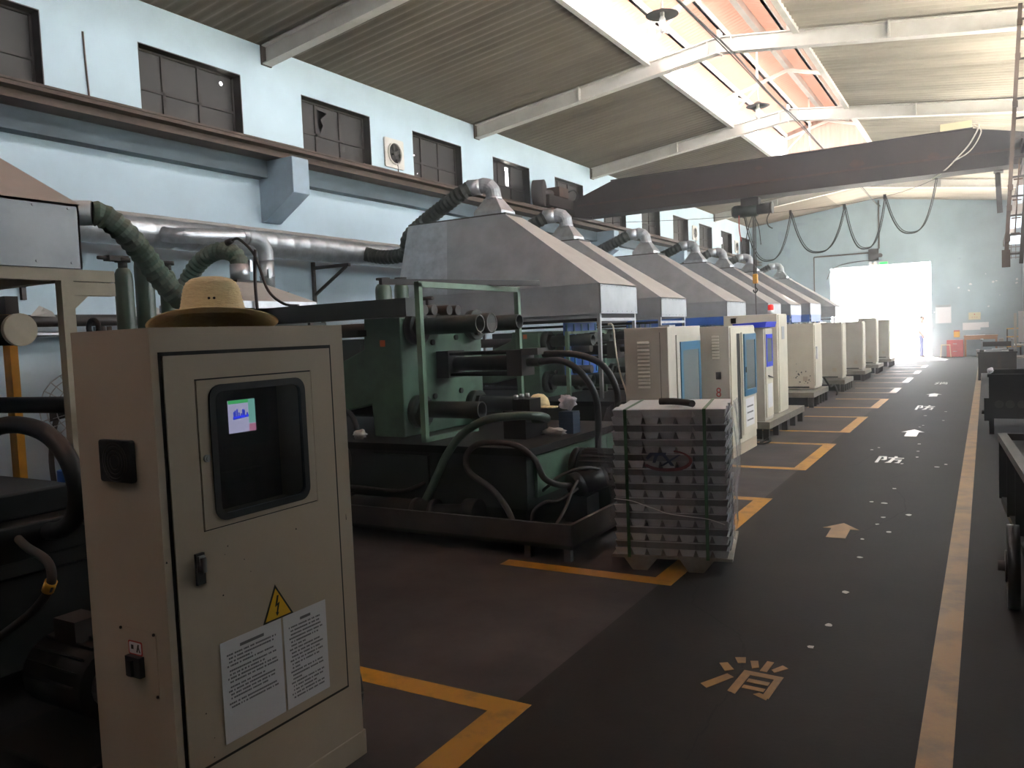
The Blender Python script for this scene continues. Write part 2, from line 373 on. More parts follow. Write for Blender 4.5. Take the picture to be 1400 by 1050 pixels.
# corrugated roof slopes
def corrugated(name, x0, x1, zf, y0, y1, material, parent=None, pitch=0.2, amp=0.03, th=0.008, nx=1):
    m = MB(); n = int((y1-y0)/pitch*6)
    def f(i, j, d):
        x = x0 + (x1-x0)*j; y = y0 + (y1-y0)*i; ph = (y % pitch)/pitch
        return (x, y, zf(x) + amp*math.sin(2*PI*ph) + amp + d)
    m.grid(n, nx, lambda i, j: f(i, j, 0)); nf = len(m.f); m.grid(n, nx, lambda i, j: f(i, j, th))
    o = m.build(name, material, parent, fix=False)
    if material != 'roof_pink':
        o.data.materials.append(MATS['roof_outside'])
        for p in o.data.polygons[nf:]: p.material_index = 1
    return o
MX0, MX1 = -5.6, -2.85      # ridge slot under the monitor roof
ME = 27.3
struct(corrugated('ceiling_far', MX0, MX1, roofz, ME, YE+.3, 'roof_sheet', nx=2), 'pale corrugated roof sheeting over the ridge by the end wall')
struct(corrugated('ceiling_left', WL-.3, MX0, roofz, YB, YE+.3, 'roof_stained_shade'), 'stained corrugated roof sheeting, darkened for shade, slope above the machines')
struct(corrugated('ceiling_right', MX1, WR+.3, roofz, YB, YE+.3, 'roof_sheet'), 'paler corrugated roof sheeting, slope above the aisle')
def zmon(x): return 8.15 - 0.30*abs(x - RX)
mon = sempty('ceiling_monitor', (RX, 15, 8), 'raised ridge roof of pink translucent corrugated sheets')
for k in range(6):
    y0 = YB + 6.0*k; y1 = min(y0 + 6.0, ME+.2)
    for a, b in ((-6.0, RX), (RX, -2.35)):
        corrugated('roof_sheet', a, b, zmon, y0, y1, 'roof_pink', mon, pitch=0.15, amp=0.016)
m = MB(); gp = [(MX0, roofz(MX0)+.02), (MX1, roofz(MX1)+.02), (MX1, zmon(MX1)), (RX, zmon(RX)), (MX0, zmon(MX0))]
m.grid(120, 1, lambda i, j: (MX0 + (MX1-MX0)*i, ME + .012*math.sin(2*PI*i*20), roofz(MX0 + (MX1-MX0)*i)*(1-j) + (zmon(MX0 + (MX1-MX0)*i)+.02)*j)); m.build('gable_sheet', 'gable_pink', mon, fix=False)
m = MB().box((-6.0, YB, 6.9), (-2.35, YB+.1, 7.6)); m.build('gable_sheet', 'roof_pink', mon)
for nm, x in (('trim_1', MX0), ('trim_2', MX1)):
    z = roofz(x)
    struct(MB().box((x-.05, YB, z-.06), (x+.05, ME, z+.12)).build(nm, 'beam_white'), 'white steel kerb along the ridge opening')
# purlins of the monitor roof
for x in (-5.5, -4.75, -3.65, -2.95):
    z = zmon(x)
    tag(MB().box((x-.04, YB, z-.15), (x+.04, ME, z-.02)).box((x-.04, YB, z-.15), (x+.02, ME, z-.135)).build('roof_purlin', 'beam_white'),
        {-5.5: 'light steel purlin of the pink roof beside the kerb above the machines', -4.75: 'light steel purlin of the pink roof on the machine side of the ridge beam', -3.65: 'light steel purlin of the pink roof on the aisle side of the ridge beam', -2.95: 'light steel purlin of the pink roof beside the kerb above the aisle'}[x], 'purlin', 'purlins under the ridge roof')
tag(MB().box((RX-.06, YB, zmon(RX)-.2), (RX+.06, ME, zmon(RX)-.03)).build('ridge_beam', 'beam_white'), 'white steel ridge beam at the peak of the pink roof', 'beam')
RY = [3.15, 9.15, 15.15, 21.15, 27.15, 33.15]
ordw = ['sixth', 'fifth', 'fourth', 'third', 'second', 'first']
def rafter(y, lab):
    t = thing('roof_rafter', lab, 'rafter', (RX, y, roofz(RX)), 'white steel roof rafters')
    d = .27
    for sx, x1 in ((0, WL), (1, WR)):
        m = MB()
        a = V(RX, y, roofz(RX)-.005); b = V(x1, y, roofz(x1)-.005); dn = V(0, 0, -d)
        m.hexa([a+V(0,-.012,0)+dn, b+V(0,-.012,0)+dn, b+V(0,.012,0)+dn, a+V(0,.012,0)+dn, a+V(0,-.012,0), b+V(0,-.012,0), b+V(0,.012,0), a+V(0,.012,0)])
        for o in (0, -d):
            q = V(0, 0, o)
            m.hexa([p + q + V(0, e, f) for f in (-.018, 0) for p, e in ((a, -.09), (b, -.09), (b, .09), (a, .09))])
        m.build('beam', 'beam_white', t)
        for xs in ((-7.06,) if sx == 0 else (-1.36,)):
            z = roofz(xs)
            MB().box((xs-.014, y-.1, z-d), (xs+.014, y+.1, z)).build('splice_plate', 'beam_white', t)
        z = roofz(x1); s = 1 if sx == 0 else -1
        MB().box((x1, y-.1, z-d-.03), (x1+.03*s, y+.1, z)).build('end_plate', 'rail_brown', t)
    MB().box((RX-.02, y-.11, roofz(RX)-.32), (RX+.02, y+.11, roofz(RX)+(.1 if y < ME else -.002))).build('ridge_plate', 'beam_white', t)
    for xs in (-4.42, -3.98): MB().box((xs-.008, y-.085, roofz(xs)-d), (xs+.008, y+.085, roofz(xs))).build('stiffener', 'beam_white', t)
    # monitor posts, sloping top members and braces
    if y > ME: return
    for xs in (-5.5, -2.95):
        MB().box((xs-.05, y-.05, roofz(xs)-.02), (xs+.05, y+.05, zmon(xs)-.14)).build('post', 'beam_white', t)
    for x1 in (-5.95, -2.4):
        MB().bar((RX, y, zmon(RX)-.22), (x1, y, zmon(x1)-.2), .06, .08).build('top_member', 'beam_white', t)
    MB().bar((-5.5, y, 7.15), (-4.85, y, zmon(-4.85)-.2), .04).build('brace', 'beam_white', t)
    if y + 1.1 < ME: MB().bar((-5.5, y+.05, 7.5), (-5.5, y+1.1, zmon(-5.5)-.1), .04).build('brace', 'beam_white', t)
for y, o in zip(RY, ordw): rafter(y, 'white steel roof rafter with ridge posts, %s one from the end wall' % o)
# dark cables strung under the ridge
for dx, sg in ((.18, .06), (.25, .1)):
    m = MB(); pts = []; cz = roofz(RX+dx) - .293 - (.011 if dx < .2 else .018)
    for k in range(-1, 7):
        y = 3.15 + 6*k; pts.append((RX+dx, min(max(y, YB+.1), 38.94), cz))
        if k < 6: pts.append((RX+dx+.03, y+3, cz-sg))
    tag(m.tube(pts, .011 if dx < .2 else .018, 6, 4).build('roof_cable', 'rubber_dust'), '%s dark cable strung along the ridge under the rafters' % ('thinner' if dx < .2 else 'thicker'), 'cable', 'cables under the ridge')
# high windows of the left wall
def pane_loops(u0, v0, u1, v1, holes): return [rect(u0, v0, u1, v1)] + holes
for k, s in enumerate(WIN):
    t = sempty('window_%d' % (k+1), (WL-.16, s, WZ0))
    fr = MB(); H = WZ1-WZ0; x = WL-.2
    for u in (.02, .47*1.0, 1.06, WW-.02): fr.box((x, s+u-.022, WZ0), (x+.05, s+u+.022, WZ1))
    for v in (.02, .34, H-.02): fr.box((x, s, WZ0+v-.02), (x+.05, s+WW, WZ0+v+.02))
    fr.build('window_frame', 'window_frame', t)
    MB().box((WL-.3, s, WZ0), (WL+.002, s+.012, WZ1)).box((WL-.3, s+WW-.012, WZ0), (WL+.002, s+WW, WZ1)).box((WL-.3, s+.012, WZ1-.012), (WL+.002, s+WW-.012, WZ1)).build('reveal', 'dark_pane', t)
    us = (0.03, .47, 1.06, WW-.03); vs = (0.03, .34, H-.03)
    for i in range(3):
        for j in range(2):
            a, b, c, d = us[i], vs[j], us[i+1], vs[j+1]; holes = []
            if k == 2 and (i, j) == (1, 1): holes = [[(a+.02, d-.06), (a+.30, d-.09), (a+.14, d-.22), (a+.2, d-.31), (a+.12, b+.05), (a+.05, d-.26)]]
            if k == 3 and j == 1 and i == 0: holes = [[(a+.22, b+.12), (a+.25, b+.13), (a+.24, b+.145), (a+.215, b+.14)], [(a+.12, b+.3), (a+.13, b+.3), (a+.125, b+.315)]]
            if k == 3 and j == 0 and i == 0: holes = [[(a+.3, b+.08), (a+.325, b+.09), (a+.32, b+.13), (a+.31, b+.11)], [(a+.22, b+.05), (a+.235, b+.055), (a+.23, b+.07)]]
            if k == 4 and (i, j) == (1, 1): holes = [rect(a+.36, b+.02, a+.5, d-.16), rect(a+.34, d-.14, a+.49, d-.06)]
            if k == 5 and (i, j) == (0, 1): holes = [[(a+.02, b+.16), (a+.2, b+.16), (a+.22, b+.32), (a+.1, b+.4), (a+.02, b+.3)]]
            if k == 1 and (i, j) == (2, 1): holes = [[(a+.42+.03*math.cos(q*PI/4), d-.12+.03*math.sin(q*PI/4)) for q in range(8)]]
            if k == 10 and (i, j) == (1, 1): holes = [rect(a+.2, b+.05, a+.3, d-.2)]
            plate('pane', pane_loops(a, b, c, d, holes), .008, mX(x+.02, s, WZ0), 'dark_pane', t)
    if k in (2,): MB().box((WL-.34, s-.1, WZ0-.1), (WL-.3, s+WW+.1, WZ1+.1)).build('dark_backing', 'interior_dark', t)  # dark sheet added behind the broken pane to keep sky light out
    MB().box((WL-.3, s, WZ0-.03), (WL+.03, s+WW, WZ0)).build('window_sill', 'rail_brown', t)
# wall extractor fans
def wall_fan(y, z, lab):
    t = thing('extractor_fan', lab, 'fan', (WL, y, z), 'round extractor fans in the high wall')
    n = 28; c = [(.19*math.cos(2*PI*i/n), .19*math.sin(2*PI*i/n)) for i in range(n)]
    plate('face_plate', [rrect(-.28, -.27, .28, .27, .03), c], .03, mX(WL+.01, y, z), 'beam_white', t)
    MB().pipe((WL+.012, y, z), (WL+.07, y, z), .205, .185).build('ring', 'beam_white', t)
    MB().cyl((WL+.002, y, z), (WL+.008, y, z), .19).build('opening', 'interior_dark', t)
    MB().cyl((WL+.01, y, z), (WL+.06, y, z), .045).build('hub', 'rubber_dust', t)
    for k in range(5):
        a = 2*PI*k/5+.4; d = V(0, math.cos(a), math.sin(a)); q = V(0, -d.z, d.y)
        p = V(WL+.03, y, z)
        MB().hexa([p+d*.03-q*.02, p+d*.17-q*.06, p+d*.17+q*.05+V(.025,0,0), p+d*.03+q*.02+V(.015,0,0)] + [v+V(.004,0,0) for v in (p+d*.03-q*.02, p+d*.17-q*.06, p+d*.17+q*.05+V(.025,0,0), p+d*.03+q*.02+V(.015,0,0))]).build('blade', 'rubber_dust', t)
    MB().tube([(WL+.05, y+.05, z-.1), (WL+.03, y+.1, z-.3), (WL+.012, y+.13, z-.38)], .01, 6).build('cable', 'rubber_dust', t)
wall_fan(12.2, 5.16, 'round extractor fan in a white square plate by the broken window')
wall_fan(30.4, 5.28, 'round extractor fan high on the blue wall beyond the crane')
wall_fan(36.4, 5.2, 'round extractor fan high in the blue wall, next to the end wall')
# crane runway along the left wall
t = thing('crane_runway', 'brown rusty crane rail on its beam along the blue wall', 'crane rail', (WL+.35, 18, 4.5))
MB().box((-9.46, YB, 4.46), (-9.08, YE, 4.50)).box((-9.46, YB, 4.60), (-9.08, YE, 4.64)).box((-9.3, YB, 4.5), (-9.24, YE, 4.6)).build('beam', 'rail_brown', t)
MB().box((-9.31, YB, 4.64), (-9.21, YE, 4.66)).box((-9.275, YB, 4.66), (-9.245, YE, 4.70)).box((-9.29, YB, 4.70), (-9.23, YE, 4.73)).build('rail', 'rail_brown', t)
struct(MB().box((WL, YB, 4.2), (WL+.2, YE, 4.46)).build('trim_3', 'band_blue'), 'dull blue band for the shade and underside of the crane rail beam')  # dark band put in for the rail beam's shadow and underside
for k, y in enumerate([3.05] + [9.04 + 6.03*i for i in range(5)]):
    m = MB().prism([(WL, 3.55), (WL+.08, 3.55), (-8.88, 3.93), (-8.88, 4.46), (WL, 4.46)], lambda u, v, w_, y=y: (u, y-.17+w_, v), .34)
    o = tag(m.build('wall_corbel', 'corbel_blue', bevel=.01), 'pale blue concrete corbel under the crane rail, %s from the end wall' % ordw[k], 'corbel', 'concrete corbels along the blue wall')
# vertical crack / conduit on the wall and other wall pipes
tag(MB().tube([(WL+.012, 6.17, 5.62), (WL+.012, 6.18, 5.2), (WL+.012, 6.2, 4.75)], .012, 6).build('wall_conduit', 'rail_brown'), 'short dark conduit running down the wall between two windows', 'conduit')
t = thing('wall_pipe', 'brown insulated pipe with torn lagging along the lower blue wall', 'pipe', (-9.3, 6, 2.1))
MB().tube([(-9.35, 1.0, 2.02), (-9.35, 4, 2.04), (-9.35, 7.6, 2.06), (-9.35, 8.9, 2.05)], .07, 12).build('pipe', 'grease_brown', t)
MB().tube([(-9.38, 1.0, 1.88), (-9.38, 8.9, 1.9)], .03, 8, 1).build('thin_pipe', 'galv', t)
random.seed(3)
for y in (5.1, 6.3, 6.6, 7.4):
    a = MB(); a.add([(-9.28, y, 2.1), (-9.3, y+.12, 2.22), (-9.27, y+.25, 2.15), (-9.29, y+.3, 2.09)], [(0, 1, 2, 3)]); a.add([(-9.3, y+.1, 2.1), (-9.26, y+.15, 2.2), (-9.3, y+.2, 2.1)], [(0, 1, 2)]); a.build('torn_lagging', 'hood_dust', t)
t = thing('pipe_hanger', 'small wall-mounted pipe drop with an elbow on the lower blue wall', 'pipe', (-9.4, 6.1, 1.7))
MB().tube([(-9.45, 6.15, 1.98), (-9.45, 6.16, 1.6), (-9.45, 6.17, 1.25)], .03, 8).tube([(-9.45, 6.17, 1.3), (-9.45, 6.35, 1.28)], .02, 8, 1).build('pipe', 'rail_brown', t)
MB().tube([(-9.48, 5.98, 1.98), (-9.48, 5.99, 1.2)], .018, 8, 1).build('thin_pipe', 'band_blue', t)
# smoky air of the hall
hz = bpy.data.materials.new('haze'); hz.use_nodes = True; hz.node_tree.nodes.clear()
_o = hz.node_tree.nodes.new('ShaderNodeOutputMaterial'); _v = hz.node_tree.nodes.new('ShaderNodeVolumeScatter')
_v.inputs['Color'].default_value = (1, 1, 1, 1); _v.inputs['Density'].default_value = 0.0075; _v.inputs['Anisotropy'].default_value = 0.5
hz.node_tree.links.new(_v.outputs[0], _o.inputs['Volume']); MATS['haze'] = hz
air = MB().box((WL+.01, YB+.02, .004), (WR-.01, YE-.02, 6.2)).build('smoke_haze', 'haze'); tag(air, 'thin smoky haze filling the whole hall', 'haze', kind='stuff')
# ------------------------------------------------------------------ floor paint
def paint(name, polys, material, label, cat, group=None, z=.002):
    m = MB()
    for p in polys: m.prism(p, FZ(0.0), z)
    return tag(m.build(name, material, fix=True), label, cat, group)
def bay(y0, y1, label, material='paint_yellow', open_near=False, xl=-3.05):
    # outline of one bay: two cross lines and the aisle edge
    w_ = .13; x = -1.76; polys = [rect(x-.15, y0 if y0 else .5, x, y1)]
    if y0: polys.append(rect(xl, y0, x-.15, y0+w_))
    polys.append(rect(xl+.25, y1-w_, x-.15, y1))
    return paint('bay_line', polys, material, label, 'floor line', 'yellow bay outlines along the aisle')
bay(None, 3.03, 'yellow bay outline on the floor at the foot of the cabinet with straw hat')
bay(4.88, 7.76, 'yellow bay outline on the floor beneath the wrapped stack of ingots')
bay(9.4, 11.57, 'yellow bay outline on the floor before the cabinet with the red stencil number')
bay(12.8, 15.0, 'yellow bay outline on the floor before the cabinet with the red beacon')
bay(16.5, 18.5, 'yellow bay outline on the floor before the stained cream cabinet')
for a, b, o in ((20.0, 21.5, 'fifth'), (23.3, 25.3, 'fourth'), (27.0, 28.6, 'third'), (30.4, 32.0, 'second')):
    bay(a, b, 'pale worn yellow bay outline, %s one from the doorway' % o, 'paint_yellow_worn')
paint('aisle_line', [rect(-.235, YB, -.115, 38.5)], 'paint_yellow_worn', 'long worn yellow line along the right side of the aisle', 'floor line')
def glyph(s, x, y, sx, sy, material, label, rot=0):
    o = text('painted_character', s, 1.0, frame_matrix((0, 0, 0), (1, 0, 0), (0, 1, 0)), material, None, .5)
    me = o.data
    xs = [v.co.x for v in me.vertices]; ys = [v.co.y for v in me.vertices]
    for v in me.vertices:
        v.co.x = (v.co.x-min(xs))/(max(xs)-min(xs))*sx - sx/2; v.co.y = (v.co.y-min(ys))/(max(ys)-min(ys))*sy - sy/2; v.co.z = .001 + (.0015 if v.co.z > 0 else -.0008)
    o.location = (x, y, 0); o.rotation_euler = (0, 0, rot)
    return tag(o, label, 'floor marking')
# stencilled character, broad strokes as painted
def strokes(quads, x0, y0, w_, h_, rot=0):
    out = []
    c, s_ = math.cos(rot), math.sin(rot)
    for q in quads:
        out.append([(x0 + (u*w_)*c - (v*h_)*s_, y0 + (u*w_)*s_ + (v*h_)*c) for u, v in q])
    return out
XIAO = [[(-.36,.44),(-.22,.5),(-.16,.34),(-.26,.3)], [(-.5,.2),(-.4,.26),(-.24,.1),(-.34,.02)], [(-.5,-.42),(-.38,-.5),(-.16,-.1),(-.28,-.04)],
        [(.1,.5),(.2,.5),(.2,.2),(.1,.2)], [(-.12,.42),(-.02,.46),(.06,.28),(-.02,.22)], [(.34,.46),(.44,.4),(.3,.22),(.24,.28)],
        [(-.1,.14),(.02,.14),(.02,-.5),(-.1,-.46)], [(.02,.14),(.46,.14),(.46,.04),(.02,.04)], [(.36,.04),(.46,.04),(.46,-.46),(.36,-.42)],
        [(.04,-.06),(.34,-.06),(.34,-.15),(.04,-.15)], [(.04,-.24),(.34,-.24),(.34,-.32),(.04,-.32)], [(.24,-.42),(.44,-.5),(.44,-.4),(.3,-.36)]]
paint('painted_character', strokes(XIAO, -.98, 3.73, .33, .42, -.05), 'paint_yellow_worn', 'large worn yellow character 消 painted on the aisle floor', 'floor marking')
ARROW = [[(-.5, .1), (0, .5), (.5, .1), (.26, .1), (.26, -.5), (-.26, -.5), (-.26, .1)]]
paint('painted_arrow', strokes(ARROW, -1.01, 6.73, .27, .5, 0.02), 'paint_yellow_worn', 'worn yellow arrow painted on the aisle floor', 'floor marking')
FANG = [[(-.5,.46),(-.38,.46),(-.38,-.5),(-.5,-.5)], [(-.38,.46),(-.18,.46),(-.22,.36),(-.38,.36)], [(-.3,.3),(-.18,.36),(-.12,.0),(-.2,-.12),(-.36,-.08),(-.24,.04)],
        [(.1,.5),(.22,.5),(.24,.32),(.12,.32)], [(-.1,.3),(.5,.3),(.5,.2),(-.1,.2)], [(.06,.2),(.18,.2),(.1,-.46),(-.12,-.5),(-.02,-.3)], [(.16,.02),(.46,.02),(.42,-.5),(.24,-.46),(.34,-.36),(.34,-.08),(.14,-.08)]]
paint('painted_character', strokes(FANG, -.99, 10.4, .28, .5), 'paint_white', 'white stencilled character 防 painted on the aisle floor', 'floor marking')
paint('painted_arrow', strokes(ARROW, -.93, 12.95, .3, .8), 'paint_white', 'white painted arrow on the aisle beyond the white character', 'floor marking')
for y, s_, o in ((16.7, FANG, 'character'), (19.5, ARROW, 'arrow'), (23.0, XIAO, 'blurred character')):
    paint('painted_'+('arrow' if s_ is ARROW else 'character'), strokes(s_, -.98, y, .3, .8), 'paint_white', 'far white painted %s on the aisle toward the doorway' % o, 'floor marking')
random.seed(11)
SP = [(-.78,8.6),(-.91,7.9),(-.8,7.88),(-.57,7.46),(-.77,7.03),(-.82,6.51),(-.77,11.8),(-.74,11.14),(-.72,10.66),(-.84,10.13),(-1.27,11.14),(-1.21,11.35),(-.88,13.66),(-.85,13.9),(-.77,5.99),(-.75,5.17),(-.75,4.56),(-.78,4.21),(-.6,14.6),(-.9,15.3),(-.62,16.0),(-.4,10.2),(-.66,6.8),(-.48,10.0),(-.75,7.3)]
for (x, y) in SP:
    r = random.uniform(.012, .024); a0 = random.random()*6
    pl = [(x + r*random.uniform(.7, 1.3)*math.cos(a0+k*PI/4), y + 1.3*r*random.uniform(.7, 1.3)*math.sin(a0+k*PI/4)) for k in range(8)]
    paint('paint_spot', [pl], 'paint_white', 'small white paint spot dripped on the dark aisle', 'paint spot', 'white paint spots on the aisle')
m = MB(); random.seed(5)
for pts in ([(-1.76, 5.1), (-1.62, 4.9), (-1.55, 4.6), (-1.3, 4.4), (-1.15, 4.2), (-1.05, 3.9), (-1.0, 3.6), (-1.02, 3.3), (-.98, 2.9)], [(-1.6, 9.5), (-1.3, 9.9), (-1.2, 10.8), (-1.0, 11.2), (-.6, 11.4)],
            [(-.75, 9.4), (-.9, 9.1), (-.8, 8.6), (-.65, 8.1), (-.6, 7.6), (-.75, 7.1), (-.9, 6.6)], [(-1.75, 9.0), (-1.2, 9.1), (-.6, 8.95), (0, 9.05)]):
    q = [V(p[0] + random.uniform(-.02, .02), p[1] + random.uniform(-.03, .03), 0) for p in pts]
    for a, b in zip(q, q[1:]):
        n = 4
        for k in range(n):
            p0 = a.lerp(b, k/n) + V(random.uniform(-.012, .012), random.uniform(-.012, .012), 0); p1 = a.lerp(b, (k+1)/n); r = random.uniform(.003, .007)
            d = (p1-p0).normalized(); s_ = V(-d.y, d.x, 0)*r
            m.add([p0-s_+V(0,0,.0012), p1-s_+V(0,0,.0012), p1+s_+V(0,0,.0012), p0+s_+V(0,0,.0012)], [(0, 1, 2, 3)])
o = m.build('floor_crack', 'crack', bpy.data.objects['floor'], fix=False)
# ------------------------------------------------------------------ near control cabinet
CX, CY0, CY1, CZ = -2.16, 1.53, 2.37, 1.72
cab = thing('control_cabinet', 'beige control cabinet with a lit screen and two paper notices', 'cabinet', (-2.36, 1.95, 0))
m = MB().box((-2.56, CY0, .05), (-2.30, CY1, CZ))
m.box((-2.30, CY0, .05), (CX, 1.72, CZ)).box((-2.30, 2.14, .05), (CX, CY1, CZ)).box((-2.30, 1.72, .05), (CX, 2.14, 1.09)).box((-2.30, 1.72, 1.53), (CX, 2.14, CZ))
m.build('body', 'cabinet_beige', cab, fix=False)
MB().box((-2.54, CY0+.01, 0), (CX+.004, CY1+.012, .1)).build('plinth', 'cabinet_beige', cab, bevel=.004)
ms = frame_matrix((CX, 0, 0), (0, 1, 0), (0, 0, 1))
plate('door_gap', [rect(1.555, .305, 2.30, 1.645), rect(1.567, .317, 2.288, 1.633)], .0008, ms, 'seam_dark', cab)
win = rrect(1.735, 1.10, 2.13, 1.52, .035)
door = plate('door', [rect(1.567, .317, 2.288, 1.633), rect(1.675, 1.065, 2.185, 1.555)], .006, ms, 'cabinet_beige', cab)
plate('panel_gap', [rect(1.675, 1.065, 2.185, 1.555), rect(1.68, 1.07, 2.18, 1.55)], .0015, ms, 'seam_dark', door)
vp = plate('viewing_panel', [rect(1.68, 1.07, 2.18, 1.55), win], .008, ms, 'cabinet_beige', door)
plate('gasket', [rrect(1.722, 1.087, 2.143, 1.533, .045), rrect(1.745, 1.11, 2.12, 1.51, .03)], .014, ms, 'rubber', vp)
plate('glass_pane', [win], .003, frame_matrix((CX+.002, 0, 0), (0, 1, 0), (0, 0, 1)), 'glass_dark', vp)
MB().cyl((CX, 1.70, 1.30), (CX+.016, 1.70, 1.30), .012).cyl((CX+.016, 1.70, 1.30), (CX+.02, 1.70, 1.30), .007).build('lock', 'steel', vp)
MB().box((-2.295, 1.72, 1.09), (-2.29, 2.14, 1.53)).build('inner_panel', 'tray_metal', cab)
SX = -2.262
scr = MB().box((-2.292, 1.84, 1.30), (SX, 2.07, 1.50)).build('screen_unit', 'plastic_black', cab, bevel=.004)
def em(name, rgb, st): mat(name, rgb, .5, emit=rgb, estr=st)
em('scr_bg', (196, 196, 232), .22); em('scr_green', (80, 200, 120), .22); em('scr_teal', (130, 196, 186), .22); em('scr_pink', (196, 130, 160), .22); em('scr_blue', (60, 80, 220), .22)
U0, U1, V0, V1 = 1.888, 2.006, 1.352, 1.466
MB().prism(rect(U0, V0, U1, V1), FX(SX), .002).build('display', 'scr_bg', scr)
MB().prism(rect(U0, V1-.012, U1-.03, V1), FX(SX+.002), .0006).build('title_bar', 'scr_green', scr)
MB().prism(rect(U1-.03, V0+.028, U1, V1), FX(SX+.002), .0006).build('side_bar', 'scr_teal', scr)
MB().prism(rect(U1-.03, V0, U1, V0+.026), FX(SX+.002), .0006).build('side_button', 'scr_pink', scr)
m = MB(); m.prism([(1.907, 1.398), (1.975, 1.404), (1.977, 1.412), (1.907, 1.408)], FX(SX+.002), .0006)
for u, h in ((1.912, .022), (1.918, .026), (1.926, .03), (1.934, .018), (1.944, .014), (1.951, .028), (1.957, .026), (1.97, .016)): m.prism(rect(u-.003, 1.404, u+.003, 1.404+h), FX(SX+.002), .0006)
m.build('diagram', 'scr_blue', scr)
MB().box((-2.289, 1.85, 1.12), (-2.25, 2.02, 1.22)).cyl((-2.26, 1.89, 1.19), (-2.235, 1.89, 1.19), .016).cyl((-2.26, 1.94, 1.19), (-2.235, 1.94, 1.19), .016).cyl((-2.26, 1.99, 1.19), (-2.235, 1.99, 1.19), .016).build('switch_panel', 'grease_brown', cab)
h = MB().box((CX+.006, 1.632, .905), (CX+.016, 1.664, 1.005)).build('handle', 'rubber_dust', door)
MB().box((CX+.016, 1.64, .945), (CX+.034, 1.656, .992)).box((CX+.016, 1.636, .968), (CX+.024, 1.66, .998)).build('lever', 'steel', h)
# warning triangle
tri = [(1.89, .69), (2.03, .69), (1.952, .815)]
wt = plate('warning_sign', [tri], .001, frame_matrix((CX+.0062, 0, 0), (0, 1, 0), (0, 0, 1)), 'sign_black', door)
cxu, cxv = 1.957, .728
plate('sign_face', [[(cxu+(u-cxu)*.84, cxv+(v-cxv)*.84) for u, v in tri]], .0012, frame_matrix((CX+.0066, 0, 0), (0, 1, 0), (0, 0, 1)), 'sign_yellow', wt)
bolt = [(1.957, .775), (1.947, .737), (1.958, .741), (1.952, .716), (1.948, .718), (1.953, .703), (1.963, .714), (1.958, .715), (1.968, .75), (1.957, .746), (1.965, .775)]
plate('lightning_bolt', [bolt], .0012, frame_matrix((CX+.0074, 0, 0), (0, 1, 0), (0, 0, 1)), 'sign_black', wt)
# two notices: rows of small print
random.seed(21)
for nm, u0, u1, nl, top, lab in (('paper_notice', 1.705, 1.968, 14, 4, 'white paper notice with a half page of small print'), ('paper_notice', 1.978, 2.19, 20, 2, 'white paper notice filled with small print')):
    z0, z1 = .352, .69
    p = MB().prism(rect(u0, z0, u1, z1), FX(CX+.0075), .0012).build(nm, 'paper', door); p['label'] = lab
    q = MB(); q.prism(rect(u0+.08, z1-.035, u1-.08, z1-.025), FX(CX+.0088), .0003)
    v = z1-.052; dv = .0125 if nl < 18 else .0135
    for i in range(nl):
        u = u0+.032 if i % 3 else u0+.024; end = u1-.02 - (random.random()*.12 if i % 3 == 2 else random.random()*.02)
        while u < end-.006:
            L = random.uniform(.004, .009)
            q.prism(rect(u, v, u+L, v+.0058), FX(CX+.0088), .0003); u += L + random.choice((.0014, .0014, .0016, .006))
        v -= dv*(1.35 if i % 4 == 3 and nl < 18 else 1)
    q.build('print_lines', 'ink', p)
# side vent fan, switch plate
vf = MB().prism(rrect(-2.425, 1.245, -2.262, 1.378, .01), FY(CY0), .018).build('vent_cover', 'plastic_black', cab, bevel=.003)
m = MB()
for r in (.02, .034, .048, .058): m.lathe([(r, 0), (r+.003, .003), (r+.006, 0)], (-2.343, CY0-.022, 1.311), 'Y', 24)
m.build('grille_rings', 'rubber_dust', vf)
sp = MB().prism(rect(-2.405, .565, -2.225, .775), FY(CY0), .002).build('side_cover', 'cabinet_beige', cab)
MB().prism(rrect(-2.365, .69, -2.295, .735, .006), FY(CY0-.002), .001).build('label_red', 'red_text', sp); MB().prism(rrect(-2.36, .694, -2.30, .731, .005), FY(CY0-.003), .0006).build('label_face', 'paper', sp)
MB().prism([(-2.325, .70), (-2.318, .70), (-2.314, .712), (-2.31, .70), (-2.304, .70), (-2.311, .716), (-2.31, .726), (-2.316, .726)], FY(CY0-.0036), .0004).prism(rect(-2.35, .708, -2.338, .722), FY(CY0-.0036), .0004).build('label_figure', 'sign_black', sp)
MB().box((-2.362, CY0-.02, .625), (-2.29, CY0-.002, .69)).box((-2.34, CY0-.03, .63), (-2.32, CY0-.02, .68)).build('side_switch', 'plastic_black', sp)
for u, v in ((-2.398, .77), (-2.232, .77), (-2.232, .572)): MB().cyl((u, CY0-.002, v), (u, CY0-.006, v), .005, n=8).build('screw', 'seam_dark', sp)
m = MB(); random.seed(8)
for k in range(24):
    u, v = random.uniform(1.6, 2.26), random.choice((random.uniform(.33, 1.0), random.uniform(.33, .5)))
    if 1.69 < u < 2.2 and v < .83: continue
    r = random.uniform(.0012, .003); m.prism([(u-r, v-r), (u+r, v-r), (u+r*.6, v+r), (u-r, v+r*.7)], FX(CX+.0061), .0004)
for u, v, a, b in ((2.335, .96, .003, .022), (1.535, 1.0, .006, .006), (2.30, .03, .003, .003), (2.34, .06, .004, .003)): m.prism([(u, v), (u+a, v), (u+a*.7, v+b), (u+a*.1, v+b)], FX(CX+.0005), .0006)
m.build('paint_chips', 'seam_dark', cab)
